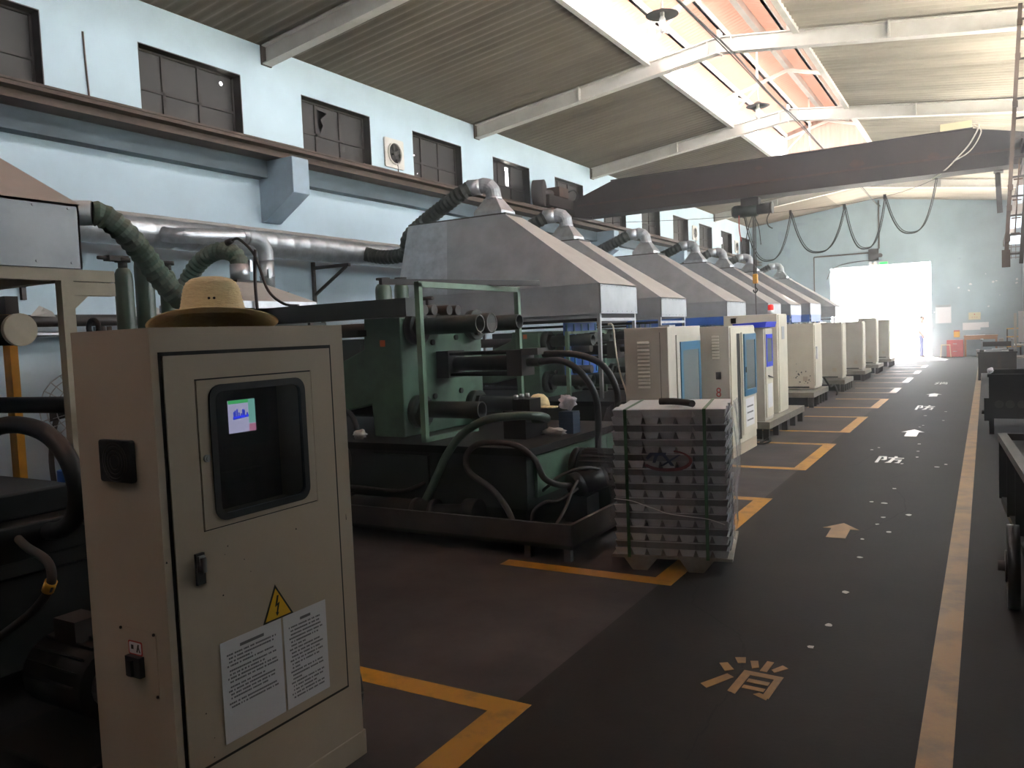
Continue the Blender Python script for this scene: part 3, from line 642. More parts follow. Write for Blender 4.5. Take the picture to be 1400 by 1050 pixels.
# wheel-like hose coil resting behind the cabinet's far corner
tag(MB().tube([(-2.36+.0, 2.44, .17+.16*math.sin(a)) if False else (-2.42 + .2*math.cos(a), 2.411, .229 + .2*math.sin(a)) for a in [2*PI*k/16 for k in range(17)]], .028, 10, 3).build('hose_coil', 'rubber'), 'black rubber hoop leaning on the back of the near control cabinet', 'hoop')
# straw hat
ht = thing('straw_hat', 'pale woven straw sun hat with a wide drooping brim', 'hat', (-2.40, 1.965, CZ))
def wob(j, t): return 0.0 if j < 12 else (.012*math.sin(2*t+.6) + .006*math.sin(3*t)) * min(1, (j-11)/5)
prof = [(0.001, .245), (.05, .243), (.085, .235), (.108, .218), (.12, .195), (.126, .17), (.131, .145), (.136, .12), (.14, .1), (.143, .088), (.15, .08), (.17, .074), (.195, .068), (.22, .062), (.245, .056), (.272, .05), (.285, .048), (.282, .044), (.25, .05), (.2, .062), (.165, .068), (.14, .076), (.133, .1), (.128, .14), (.118, .19), (.09, .228), (.001, .238)]
def rib(p):
    out = []
    for (a, b), (c, d) in zip(p, p[1:]):
        for k in range(3): out.append((a+(c-a)*k/3, b+(d-b)*k/3, min(1.0, max(0.0, ((a+(c-a)*k/3)-.138)/.13))))
    return out + [p[-1] + (0.0,)]
HS = .79; hm = MB(); P3 = [(r*HS, h_*HS, k_) for r, h_, k_ in rib(prof)]; FA = -.69
hm.lathe([(r + (.0012 if i % 2 else -.0012), h_) for i, (r, h_, k_) in enumerate(P3)], (-2.40, 1.965, CZ-.006), n=64,
         wob=lambda j, t: P3[j][2]*(.034*math.cos(t-FA) + .010*math.cos(2*(t-FA)) - .004 + .003*math.sin(3*t)))
hm.build('woven_straw', 'straw', ht)
for a in (-.78, -.62):
    d = V(math.cos(a), math.sin(a), 0); c = V(-2.40, 1.965, CZ+.105)
    MB().cyl(c + d*.100, c + d*.1085, .0045, n=10).build('eyelet', 'seam_dark', ht)
# lifting ring behind the cabinet
t = thing('lifting_eye', 'dark forged ring on an upright rod beside the near control cabinet', 'lifting eye', (-4.1, 2.58, .76))
MB().tube([(-4.1 + .044*math.sin(a), 2.58, 1.785 + .044*math.cos(a)) for a in [2*PI*k/12 for k in range(13)]], .014, 8, 2).build('ring', 'grease', t)
MB().cyl((-4.1, 2.58, .757), (-4.1, 2.58, 1.745), .018).build('shank', 'grease', t); MB().cyl((-4.1, 2.58, .757), (-4.1, 2.58, .785), .07).build('foot_plate', 'grease', t)
# ------------------------------------------------------------------ exhaust duct on the left wall
duct = thing('exhaust_duct', 'long galvanised spiral exhaust duct with dust along the blue wall', 'duct', (-9.0, 18, 3.15))
m = MB(); n = 24; ys = [YB+.5 + .33*k for k in range(int((YE-.6-YB)/.33))]
vs = []; fs = []
for i, y in enumerate(ys):
    for q, (dy, rr) in enumerate(((0, .196), (.02, .203), (.04, .196))):
        for k in range(n): vs.append((-9.0 + rr*math.cos(2*PI*k/n), y+dy, 3.14 + rr*math.sin(2*PI*k/n)))
for i in range(len(ys)*3-1): fs += [(i*n+k, (i+1)*n+k, (i+1)*n+(k+1) % n, i*n+(k+1) % n) for k in range(n)]
m.add(vs, fs, True); m.build('pipe', 'galv', duct)
m = MB(); m.grid(8, 60, lambda i, j: (-9.0 + .206*math.cos(.75 + 1.75*i), YB+.6 + (YE-.8-YB)*j, 3.145 + .206*math.sin(.75 + 1.75*i))); m.build('dust_layer', 'hood_dust', duct)
for y in (1.5, 5.2, 9.9, 13.5, 17.2, 21, 25, 29, 33, 37):
    t_ = MB().bar((WL+.004, y, 2.9), (-8.78, y, 2.9), .05).bar((WL+.03, y, 2.45), (-8.85, y, 2.88), .04).bar((WL+.028, y, 2.3), (WL+.028, y, 3.0), .05).build('bracket', 'grease_brown', duct)
def elbow_pts(p, up, out, r=.14):
    p = Vector(p); up = Vector(up).normalized(); out = Vector(out).normalized(); c = p + out*r
    return [c - out*r*math.cos(a) + up*r*math.sin(a) for a in [PI/2*k/6 for k in range(7)]]
# spiral stub and elbow to the two little hoods
t = thing('duct_branch', 'galvanised branch pipe with an elbow dropping to a small hood', 'duct', (-8.3, 7.7, 2.6))
MB().tube([(-8.9, 6.55, 3.12), (-8.75, 6.62, 3.08), (-8.6, 6.72, 3.07), (-8.42, 7.45, 3.10)], .098, 18, 4, ridge=(.05, .012)).build('pipe', 'galv', t)
MB().tube([(-8.42, 7.42, 3.10)] + [V(-8.41, 7.62, 2.92) + V(0, .2*math.sin(a)*0 + -.2*math.cos(a), .2*math.sin(a))*1.0 + V(0, .0, 0) for a in [PI*.55 - PI*.0]] , .1, 18, 1).build('collar', 'galv', t)
el = [V(-8.41, 7.50, 3.10), V(-8.40, 7.63, 3.09), V(-8.40, 7.74, 3.03), V(-8.40, 7.80, 2.93), V(-8.40, 7.81, 2.80)]
MB().tube(el, .102, 18, 3, ridge=(.035, .012)).build('elbow', 'galv_dull', t)
MB().cyl((-8.40, 7.81, 2.86), (-8.40, 7.81, 2.36), .098, n=24).build('drop_pipe', 'galv', t)
MB().cyl((-8.40, 7.81, 2.58), (-8.40, 7.81, 2.60), .104, n=24).cyl((-8.40, 7.81, 2.40), (-8.40, 7.81, 2.42), .104, n=24).box((-8.3, 7.72, 2.56), (-8.27, 7.76, 2.68)).build('clamp', 'galv', t)
def foot(px, py):   # height of what a leg stands on: machine bed, drip tray or floor
    if -8.4 < px < -3.1 and 5.44 < py < 7.36: return .758
    if -8.7 < px < -2.56 and 5.08 < py < 7.7: return .128
    return 0
def small_hood(x, y, z, hx, hy, label, mt='hood_dust'):
    t = thing('small_hood', label, 'hood', (x, y, z-.3))
    a = [(x-hx, y-hy, z-.22), (x+hx, y-hy, z-.22), (x+hx, y+hy, z-.22), (x-hx, y+hy, z-.22)]
    c = [(x-.16, y-.16, z), (x+.16, y-.16, z), (x+.16, y+.16, z), (x-.16, y+.16, z)]
    MB().hexa(a + c).build('sloped_top', mt, t)
    MB().box((x-hx, y-hy, z-.29), (x+hx, y+hy, z-.22)).build('rim', 'galv', t)
    MB().box((x-.17, y-.17, z), (x+.17, y+.17, z+.02)).build('top_plate', 'grease_brown', t)
    for q in ((-1, -1), (1, -1), (1, 1), (-1, 1)): MB().box((x+q[0]*hx*.9-.02, y+q[1]*hy*.9-.02, foot(x+q[0]*hx*.9, y+q[1]*hy*.9)), (x+q[0]*hx*.9+.02, y+q[1]*hy*.9+.02, z-.28)).build('leg', 'grease_brown', t)
    return t
small_hood(-8.4, 7.85, 2.36, .45, .62, 'small dusty metal hood under the galvanised elbow pipe')
small_hood(-6.85, 5.97, 2.33, .5, .62, 'small dusty metal hood under the green flexible hose')
t = thing('flexible_hose', 'green flexible exhaust hose bent over onto a small hood', 'hose', (-6.85, 5.95, 2.35))
MB().tube([(-7.76, 5.84, .765), (-7.76, 5.84, 1.5), (-7.73, 5.85, 2.05), (-7.58, 5.88, 2.38), (-7.36, 5.91, 2.60), (-7.12, 5.94, 2.69), (-6.93, 5.97, 2.66), (-6.85, 5.98, 2.58), (-6.84, 5.98, 2.5)], .09, 18, 8, ridge=(.03, .07)).build('hose', 'hose_green', t)
MB().cyl((-6.84, 5.98, 2.34), (-6.84, 5.98, 2.53), .1, n=24).box((-6.76, 6.03, 2.45), (-6.73, 6.06, 2.57)).build('sleeve', 'galv', t)
t = thing('flexible_hose', 'grey green flexible exhaust hose hanging down behind the straw hat', 'hose', (-5.2, 3.7, 1.7))
MB().tube([(-5.22, 3.33, 2.60), (-5.2, 3.40, 2.585), (-5.17, 3.52, 2.49), (-5.2, 3.67, 2.36), (-5.2, 3.83, 2.16), (-5.18, 3.97, 2.02), (-5.12, 4.1, 1.95)], .082, 18, 8, ridge=(.03, .07)).build('hose', 'hose_green', t)
MB().tube([(-5.82, 2.66, 2.62), (-5.6, 2.95, 2.61), (-5.22, 3.34, 2.60)], .084, 18, 1).build('sleeve', 'galv_dull', t)
MB().tube([(-5.12, 4.1, 1.98), (-5.1, 4.16, 1.9), (-5.1, 4.18, 1.6), (-5.1, 4.18, 0)], .07, 12, 4).build('down_pipe', 'grease', t)
tk = thing('oil_tank', 'dark steel oil tank under the three gas accumulators', 'tank', (-5.8, 4.1, 0)); MB().box((-6.2, 3.66, .03), (-5.42, 4.62, .72)).build('body', 'grease', tk, bevel=.01); MB().box((-6.24, 3.62, .70), (-5.38, 4.66, .74)).build('lid', 'green_dark', tk); MB().box((-6.16, 3.7, 0), (-5.46, 4.58, .03)).build('base', 'grease', tk)
# accumulators behind the near cabinet
def accumulator(x, y, top, r, label, z0=.74, knob=True):
    t = thing('gas_accumulator', label, 'cylinder', (x, y, z0), 'dark green gas accumulators')
    MB().lathe([(0.001, z0), (r, z0), (r, z0+.3), (r*1.03, z0+.305), (r*1.03, z0+.34), (r, z0+.345), (r, top-.1), (r*.93, top-.05), (r*.7, top-.015), (r*.4, top), (.001, top)], (x, y, 0), n=24).build('body', 'acc_green', t)
    MB().cyl((x, y, top-.005), (x, y, top+.04), r*.5, n=14).cyl((x, y, top+.04), (x, y, top+.07), r*.85, n=14).build('neck', 'rubber_dust', t)
    if knob: MB().box((x-.04, y-.13, top+.045), (x+.04, y+.03, top+.085)).cyl((x, y-.13, top+.065), (x, y-.2, top+.065), .014, n=10).build('valve', 'rubber_dust', t)
    return t
accumulator(-5.72, 3.87, 2.30, .068, 'dark green gas accumulator with a side valve behind the near control cabinet')
accumulator(-5.78, 4.09, 2.41, .073, 'dark green gas accumulator crossed by the flexible hose', knob=False)
accumulator(-5.88, 4.38, 2.32, .068, 'dark green gas accumulator topped by a pale disc valve', knob=False)
# ------------------------------------------------------------------ die casting machines
def machine(label, cy, dx=0.0, full=True, z=0.0):
    """machine with its axis along X; platen end toward the aisle"""
    t = thing('casting_machine', label, 'machine', (-5.0+dx, cy, 0), None if full else 'machines under the row of hoods')
    y0 = cy-6.5
    def P(x, y, zz): return (x+dx, y+y0, zz)
    bed = MB().box(P(-8.4, 5.5, .26), P(-3.15, 7.3, .70)).build('bed', 'green_dark', t)
    MB().box(P(-8.4, 5.44, .70), P(-3.08, 7.36, .76)).build('bed_top', 'grease', t)
    MB().box(P(-3.15, 5.62, .34), P(-3.12, 7.2, .68)).build('end_cover', 'green_machine', bed)
    for x in (-4.4, -5.6, -6.8): MB().box(P(x-.3, 5.47, .34), P(x+.3, 5.5, .66)).build('side_cover', 'green_dark', bed)
    if not full: 
        for x in (-8.1, -3.4):
            for yy in (5.7, 7.1): MB().box(P(x-.12, yy-.12, 0), P(x+.12, yy+.12, .27)).build('foot', 'grease', t)
    # platen with tapered link housing at its back
    TZ = 1.77 if full else 1.55
    hs = MB().prism([(-4.6, .76), (-4.6, 1.86 if full else 1.68), (-5.02, 1.9 if full else 1.70), (-5.04, 1.58), (-5.5, 1.40), (-6.0, 1.36), (-6.0, 1.0), (-5.4, .98), (-4.98, 1.06), (-4.96, .76)], lambda u, v, w_: P(u, 5.82+w_, v), 1.36)
    pl = hs.build('platen', 'green_machine', t, bevel=.012)
    MB().box(P(-4.84, 5.819, 1.60), P(-4.78, 5.815, 1.66)).build('plate_orange', 'orange_sign', pl)
    for yy, zz in ((6.02, TZ-.01), (7.0, TZ+.01), (6.02, .98), (6.98, .95)):
        MB().cyl(P(-4.6, yy, zz), P(-4.52, yy, zz), .155, n=24).build('tie_bar_nut', 'green_dark', pl)
        MB().cyl(P(-4.52, yy, zz), P(-4.48, yy, zz), .12, n=6, smooth=False).build('lock_ring', 'grease', pl)
    for yy, zz in ((6.3, TZ-.15), (6.7, TZ-.11), (6.3, 1.1), (6.75, 1.12), (6.1, 1.36), (6.95, 1.4)): MB().cyl(P(-4.6, yy, zz), P(-4.58, yy, zz), .028, n=10).build('bolt', 'grease', pl)
    for yy, zz, x1, r in ((6.02, TZ, -3.86, .078), (7.0, TZ+.02 if full else TZ, -4.02, .074), (6.02, 1.0, -3.88, .078), (6.98, .96, -3.8, .085)):
        MB().pipe(P(-4.5, yy, zz), P(x1, yy, zz), r, r*.86).build('tie_bar_sleeve', 'green_dark', t)
        MB().cyl(P(-8.0, yy, zz), P(-4.9, yy, zz), .06, n=20).build('tie_bar', 'grease_brown', t)
    MB().cyl(P(-4.6, 6.42, TZ+.02), P(-3.99, 6.42, TZ+.01), .085, n=24).build('top_cylinder', 'green_dark', t)
    MB().pipe(P(-4.08, 6.42, TZ+.01), P(-3.985, 6.42, TZ+.01), .096, .08).cyl(P(-4.0, 6.42, TZ+.01), P(-3.99, 6.42, TZ+.01), .08).build('chrome_cap', 'tray_metal', t)
    # injection cylinder with end blocks and rods
    cyl = MB().cyl(P(-4.6, 6.5, 1.40), P(-3.7, 6.5, 1.40), .07, n=22).build('injection_cylinder', 'grease', t)
    MB().box(P(-4.6, 6.36, 1.27), P(-4.46, 6.64, 1.53)).build('end_block', 'grease', cyl); MB().box(P(-3.82, 6.38, 1.28), P(-3.66, 6.62, 1.52)).build('end_block', 'grease_brown', cyl)
    MB().box(P(-3.68, 6.40, 1.47), P(-3.5, 6.58, 1.53)).cyl(P(-3.66, 6.5, 1.40), P(-3.52, 6.5, 1.40), .04).build('port_block', 'tray_metal', cyl)
    for a, b in ((-.1, -.1), (.1, -.1), (-.1, .1), (.1, .1)): MB().cyl(P(-4.5, 6.5+a, 1.4+b), P(-3.75, 6.5+a, 1.4+b), .018, n=10).build('rod', 'grease', cyl)
    MB().box(P(-7.2 if full else -6.85, 5.95, .76), P(-6.7 if full else -6.4, 7.1, 1.9 if full else 1.70)).build('moving_platen', 'green_dark', t, bevel=.01)
    MB().box(P(-8.3, 5.9, .76), P(-7.9, 7.15, 1.9 if full else 1.70)).build('rear_platen', 'green_dark', t, bevel=.01)
    if full:
        MB().box(P(-7.6, 5.6, 1.86), P(-4.35, 5.78, 1.99)).box(P(-7.6, 5.6, 1.99), P(-4.35, 5.82, 2.02)).build('top_beam', 'green_dark', t)
        MB().box(P(-7.6, 5.7, 1.70), P(-5.0, 6.3, 1.76)).build('cover_plate', 'grease_brown', t)
        for zz in (1.80, 1.84): MB().box(P(-4.97, 5.95, zz-.01), P(-4.65, 6.6, zz+.06)).build('top_plate', 'tray_metal', t)
        for yy in (6.15, 6.3, 6.55, 6.7): MB().cyl(P(-4.95, yy, 1.93), P(-4.55, yy, 1.93), .05, n=14).build('valve_body', 'tray_metal', t)
        MB().bar(P(-4.7, 6.4, 1.9), P(-4.7, 6.4, 2.06), .03).cyl(P(-4.76, 6.4, 2.05), P(-4.64, 6.4, 2.05), .02, n=10).build('top_bracket', 'grease_brown', t)
    fr = MB()
    if not full: fr.box(P(-4.22, 5.88, .76), P(-4.17, 5.93, 1.68)).box(P(-4.22, 7.10, .76), P(-4.17, 7.15, 1.68)).box(P(-4.22, 5.88, 1.64), P(-4.17, 7.15, 1.68))
    else: fr.box(P(-4.22, 5.56, .76), P(-4.17, 5.61, 2.14)).box(P(-4.22, 7.25, .76), P(-4.17, 7.30, 2.14)).box(P(-4.22, 5.56, 2.10), P(-4.17, 7.30, 2.15)).box(P(-4.22, 5.56, .76), P(-4.17, 6.4, .80))
    fr.build('guard_frame', 'green_frame', t)
    if full: MB().bar(P(-4.6, 5.58, 2.175), P(-3.95, 7.3, 2.178), .05).build('loose_bar', 'grease_brown', t)
    return t
m1 = machine('large green casting machine with tie-bar sleeves standing in a steel drip tray', 6.5)
# drip tray
tray = thing('drip_tray', 'long low steel drip tray on short feet under the green machine', 'tray', (-5.5, 6.3, 0))
x0, x1, y0, y1 = -8.7, -2.56, 5.08, 7.7
m = MB().box((x0, y0, .12), (x1, y0+.03, .28)).box((x0, y1-.03, .12), (x1, y1, .28)).box((x1-.03, y0, .12), (x1, y1, .28)).box((x0, y0, .12), (x0+.03, y1, .28))
m.build('side_walls', 'tray_metal', tray); MB().box((x0, y0, .10), (x1, y1, .13)).build('base_sheet', 'grease', tray)
for x in (-8.4, -6.8, -5.2, -2.95, -2.62):
    for y in (y0+.06, y1-.1): MB().box((x-.025, y-.025, 0), (x+.025, y+.025, .11)).build('leg', 'tray_metal', tray)
MB().box((-8.3, 5.55, .13), (-3.2, 5.7, .262)).box((-8.3, 7.1, .13), (-3.2, 7.25, .262)).build('machine_packer', 'grease', tray)
# hydraulic hoses of the near machine
def hose(pts, r, matn, label, grp=None, nm='hydraulic_hose'):
    return tag(MB().tube(pts, r, 12, 8).build(nm, matn), label, 'hose', grp)
hose([(-4.02, 5.31, .318), (-3.98, 5.35, .42), (-3.92, 5.38, .55), (-3.83, 5.385, .70), (-3.68, 5.40, .87), (-3.48, 5.44, .98), (-3.25, 5.5, 1.01), (-3.12, 5.64, 1.0), (-3.14, 5.85, .96), (-3.24, 5.97, .93), (-3.34, 5.98, .93)], .034, 'acc_green', 'thick shiny green hose arching over the machine bed')
hose([(-3.52, 6.46, 1.40), (-3.3, 6.45, 1.41), (-3.12, 6.45, 1.32), (-3.0, 6.48, 1.14), (-2.97, 6.5, .95), (-2.98, 6.5, .55), (-2.98, 6.5, .135)], .03, 'rubber', 'black hose curving down from the upper end of the injection cylinder')
hose([(-3.52, 6.54, 1.47), (-3.2, 6.55, 1.46), (-2.95, 6.58, 1.36), (-2.84, 6.62, 1.15), (-2.84, 6.65, .95), (-2.84, 6.66, .55), (-2.84, 6.66, .135)], .03, 'rubber', 'black hose arching highest from the injection cylinder over the motor')
hose([(-3.2, 5.37, .145), (-3.28, 5.38, .30), (-3.42, 5.39, .44), (-3.62, 5.39, .56), (-3.64, 5.39, .70), (-3.5, 5.39, .80), (-3.2, 5.39, .80), (-3.02, 5.39, .70), (-2.97, 5.45, .54), (-2.93, 5.6, .46), (-2.91, 5.79, .42)], .024, 'rubber_dust', 'grey looped hose hanging against the end of the machine bed')
hose([(-5.6, 5.44, .82), (-5.2, 5.42, .84), (-5.0, 5.4, .76), (-4.9, 5.38, .62), (-4.93, 5.36, .45), (-5.02, 5.335, .3), (-5.04, 5.33, .145)], .024, 'rubber_dust', 'grey hose drooping down the side of the machine bed')
hose([(-5.5, 5.42, .34), (-4.9, 5.42, .36), (-4.4, 5.42, .35), (-4.2, 5.43, .40), (-4.14, 5.475, .43)], .016, 'grease_brown', 'thin pipe along the foot of the machine bed')
hose([(-5.35, 5.7, 1.02), (-5.15, 5.68, 1.0), (-5.05, 5.66, .9), (-5.04, 5.66, .78)], .026, 'rubber', 'short black hose bending behind the near cabinet')
# bottom cylinder, pump and motor in the tray
t = thing('oil_cylinder', 'greasy horizontal oil filter tube lying in the drip tray', 'tube', (-4.1, 5.3, .13))
MB().cyl((-4.95, 5.30, .235), (-3.9, 5.30, .235), .085, n=22).build('body', 'grease', t)
for x in (-4.8, -4.1, -3.92): MB().cyl((x-.02, 5.30, .235), (x+.02, 5.30, .235), .1, n=22).build('clamp_ring', 'grease_brown', t)
MB().cyl((-3.9, 5.30, .24), (-3.5, 5.32, .26), .06, n=16).cyl((-3.62, 5.32, .25), (-3.50, 5.32, .25), .11, n=16).build('end_fitting', 'grease', t)
t = thing('pump_motor', 'finned electric motor and pump set at the end of the machine', 'motor', (-2.9, 6.2, .13))
mm = MB().cyl((-2.99, 6.2, .5), (-2.64, 6.2, .5), .15, n=24).build('motor_body', 'grease', t)
for k in range(14):
    a = -.4 + PI*1.25*k/13; d = V(0, math.cos(a), math.sin(a))
    p = V(-2.96, 6.2, .5) + d*.15
    MB().bar(p, p + V(.3, 0, 0), .008, .04, up=d).build('fin', 'grease_brown', mm)
MB().cyl((-3.05, 6.2, .5), (-2.99, 6.2, .5), .17, n=20).build('flange', 'grease', t); MB().box((-3.04, 6.08, .13), (-2.68, 6.32, .37)).build('motor_base', 'grease', t)
MB().cyl((-2.86, 5.86, .42), (-2.72, 6.03, .46), .09, n=16).cyl((-2.9, 5.8, .40), (-2.86, 5.86, .42), .11, n=16).build('pump', 'grease', t)
MB().box((-2.95, 5.75, .13), (-2.75, 5.98, .34)).build('pump_base', 'grease', t)
hose([(-2.84, 5.8, .475), (-2.8, 5.6, .42), (-2.78, 5.4, .3), (-2.85, 5.28, .165), (-2.97, 5.27, .165), (-3.02, 5.34, .28), (-2.94, 5.4, .36), (-2.86, 5.5, .36), (-2.82, 5.8, .42)], .012, 'rubber_dust', 'thin cable looped on the drip tray below the pump')
hose([(-2.72, 6.0, .52), (-2.82, 5.84, .56), (-2.98, 5.74, .5), (-3.07, 5.70, .42), (-3.122, 5.70, .38)], .014, 'rubber', 'thin black hose over the pump in the tray')
# clutter at the machine end: hard hat shaped shell, rag, blue tin
t = thing('work_valve_block', 'dark valve block with fittings on the end of the machine bed', 'valve', (-3.35, 6.1, .76))
MB().box((-3.62, 5.95, .76), (-3.4, 6.35, 1.0)).box((-3.55, 6.0, 1.0), (-3.38, 6.2, 1.1)).build('block', 'grease', t)
for y in (5.98, 6.08, 6.18): MB().cyl((-3.4, y, .93), (-3.33, y, .93), .025, n=10).cyl((-3.5, y, 1.1), (-3.5, y, 1.14), .02, n=10).build('fitting', 'steel', t)
t = thing('sun_cap', 'tan cap with a peak resting on the dark valve block', 'cap', (-3.45, 6.3, 1.0))
MB().lathe([(.001, .125), (.05, .115), (.085, .08), (.1, .035), (.103, 0), (.09, 0)], (-3.46, 6.31, 1.0), n=20).build('crown', 'straw', t)
MB().prism([(-3.42, 6.23), (-3.3, 6.25), (-3.27, 6.31), (-3.3, 6.38), (-3.42, 6.40)], FZ(1.0), .01).build('peak', 'straw', t)
def crumpled(name, c, r, matn, label, cat, sc=(1, 1, 1), seed=1):
    random.seed(seed); m = MB().ball((0, 0, 0), 1.0, 14, 10, (1, 1, 1))
    ph = [random.uniform(0, 6) for _ in range(6)]
    m.v = [v*(1 + .22*math.sin(5*v.x+ph[0])*math.sin(6*v.y+ph[1]) + .16*math.sin(9*v.z+ph[2]+4*v.x)) for v in m.v]
    zs = min(v.z for v in m.v)
    m.v = [V(c[0] + v.x*r*sc[0], c[1] + v.y*r*sc[1], c[2] + (v.z-zs)*r*sc[2]) for v in m.v]
    return tag(m.build(name, matn), label, cat)
crumpled('rag', (-3.24, 6.45, .955), .075, 'rag', 'crumpled white rag on top of a blue tin at the machine end', 'rag', (1, 1, .9), 4)
crumpled('rag', (-3.26, 6.2, .76), .07, 'hood_dust', 'dirty grey rag lying at the edge of the machine bed', 'rag', (1.5, 1, .5), 9)
t = thing('blue_tin', 'small blue ribbed tin box under the white rag', 'tin', (-3.22, 6.45, .76))
MB().box((-3.3, 6.38, .76), (-3.16, 6.52, .955)).build('body', 'tin_blue', t)
for z in (.8, .84, .88, .92): MB().box((-3.303, 6.377, z), (-3.157, 6.523, z+.012)).build('rib', 'tin_blue', t)
crumpled('rag', (-4.95, 5.6, .76), .05, 'hood_dust', 'small grey rag on the machine bed beside the guard frame', 'rag', (1.4, 1, .8), 12)
accumulator(-6.9, 8.42, 2.42, .11, 'tall dark gas accumulator behind the green machine beam, domed top', z0=0, knob=False)
accumulator(-6.9, 8.8, 2.44, .10, 'tall dark gas accumulator standing next to the largest hood', z0=0, knob=False)
t = thing('gooseneck_lamp', 'thin dark upright with a bent gooseneck lamp over the machine', 'lamp', (-6.3, 5.7, 2.02))
MB().tube([(-6.32, 5.72, 2.02), (-6.33, 5.72, 2.3), (-6.3, 5.72, 2.62)], .016, 8).build('upright', 'grease_brown', t)
MB().tube([(-5.75, 5.72, 2.03), (-5.95, 5.72, 2.06), (-6.15, 5.72, 2.2), (-6.26, 5.72, 2.45), (-6.34, 5.72, 2.6), (-6.5, 5.7, 2.74), (-6.6, 5.7, 2.74)], .014, 8).build('gooseneck', 'grease_brown', t)
MB().cyl((-6.6, 5.7, 2.74), (-6.68, 5.7, 2.72), .025, .035, n=12).build('lamp_head', 'rubber', t)
# ------------------------------------------------------------------ row of big fume hoods
def hood(y0, y1, zr0, zr1, zt, label, yt=None, xt0=-7.75, xt1=-6.0, xf=-4.4, xb=-7.8, hose_to=None, posts=True, cap=True, post_mat='galv'):
    t = thing('fume_hood', label, 'hood', ((xf+xb)/2, (y0+y1)/2, zr0))
    if yt is None:
        c = (y0+y1)/2; yt = (c-.22, c+.22)
    a = [V(xb, y0, zr1), V(xf, y0, zr1), V(xf, y1, zr1), V(xb, y1, zr1)]
    b = [V(xt0, yt[0], zt), V(xt1, yt[0], zt), V(xt1, yt[1], zt), V(xt0, yt[1], zt)]
    th = V(0, 0, .015)
    def sheet(nm, q, mt, d=th):
        MB().hexa([p-d for p in q] + list(q)).build(nm, mt, t)
    mid0 = a[0].lerp(a[1], .36); mid0t = b[0].lerp(b[1], .42)
    sheet('side_panel', [a[0], mid0 - V(.28, 0, 0), mid0t, b[0]], 'galv', V(0, .012, 0)); sheet('side_panel', [mid0 - V(.28, 0, 0), a[1], b[1], mid0t], 'galv_dull', V(0, .012, 0))
    sheet('front_slope', [a[1], a[2], b[2], b[1]], 'hood_dust'); sheet('far_slope', [a[2], a[3], b[3], b[2]], 'galv_dull', V(0, -.012, 0)); sheet('back_panel', [a[3], a[0], b[0], b[3]], 'galv_dull', V(-.012, 0, 0))
    MB().hexa([V(xt0, yt[0]-.01, zt-.01), V(xt1+.02, yt[0]-.01, zt-.01), V(xt1+.02, yt[1]+.01, zt-.01), V(xt0, yt[1]+.01, zt-.01)] + [V(xt0, yt[0]-.01, zt+.02), V(xt1+.02, yt[0]-.01, zt+.02), V(xt1+.02, yt[1]+.01, zt+.02), V(xt0, yt[1]+.01, zt+.02)]).build('top_plate', 'grease_brown', t)
    for nm, q in (('rim_panel', ((xb, y0, zr0), (xf, y0+.012, zr1))), ('rim_panel', ((xf-.012, y0, zr0), (xf, y1, zr1))), ('rim_panel', ((xb, y1-.012, zr0), (xf, y1, zr1))), ('rim_panel', ((xb, y0, zr0), (xb+.012, y1, zr1)))):
        MB().box(*q).build(nm, 'galv_dull', t)
    m = MB()
    for k in range(8):
        y = y0 + .06 + (y1-y0-.12)*k/7
        for z in (zr0+.03, zr1-.03): m.cyl((xf, y, z), (xf+.006, y, z), .008, n=6)
    for k in range(14):
        x = xb + .1 + (xf-xb-.2)*k/13; m.cyl((x, y0, zr0+.03), (x, y0-.006, zr0+.03), .008, n=6)
    m.build('rivets', 'galv_dull', t)['kind'] = 'stuff'
    if posts:
        for x, y in ((xf-.05, y0+.05), (xf-.05, y1-.026), (xb+.05, y0+.05), (xb+.05, y1-.026)):
            MB().box((x-.022, y-.022, .757), (x+.022, y+.022, zr0)).build('post', post_mat, t)
        MB().box((xf-.075, y0+.03, zr0-.1), (xf-.03, y1-.03, zr0-.06)).build('cross_bar', post_mat, t)
        MB().box((xb+.03, y0+.03, zr0-.1), (xf-.03, y0+.06, zr0-.06)).build('cross_bar', 'grease', t)
    if cap:
        cx, cyy = xt1-.32, (yt[0]+yt[1])/2; z = zt+.02
        cp = MB().box((cx-.24, cyy-.2, z), (cx+.24, cyy+.2, z+.06)).hexa([V(cx-.24, cyy-.2, z+.06), V(cx+.24, cyy-.2, z+.06), V(cx+.24, cyy+.2, z+.06), V(cx-.24, cyy+.2, z+.06), V(cx-.1, cyy-.1, z+.26), V(cx+.1, cyy-.1, z+.26), V(cx+.1, cyy+.1, z+.26), V(cx-.1, cyy+.1, z+.26)]).build('outlet_cap', 'galv', t)
        dr = V(-.97, -.22, 0).normalized(); p = V(cx, cyy, z+.24)
        e = [p, p + V(0, 0, .08)] + [p + V(0, 0, .08) + dr*(.15*(1-math.cos(q))) + V(0, 0, .15*math.sin(q)) for q in [PI/2*k/4 for k in range(1, 5)]] + [p + V(0, 0, .215) + dr*.24]
        MB().tube(e, .115, 18, 3, ridge=(.045, .03)).build('elbow', 'galv_dull', t)
        q = e[-1]
        MB().cyl(q - dr*.05, q + dr*.16, .118, n=20).cyl(p, p + V(0, 0, .04), .125, n=20).build('collar', 'galv', t)
        s = q + dr*.12
        en = V(-8.84, s.y + .1, 3.1)
        mid = s.lerp(en, .55)
        hp = [s, s + dr*.25 - V(0, 0, .12), mid + V(0, 0, -.12), en + V(.8, .0, -.05), en + V(.38, .0, -.08), en]
        MB().tube(hp, .112, 18, 10, ridge=(.04, .07)).build('flexible_hose', 'hose_dark', t)
    return t
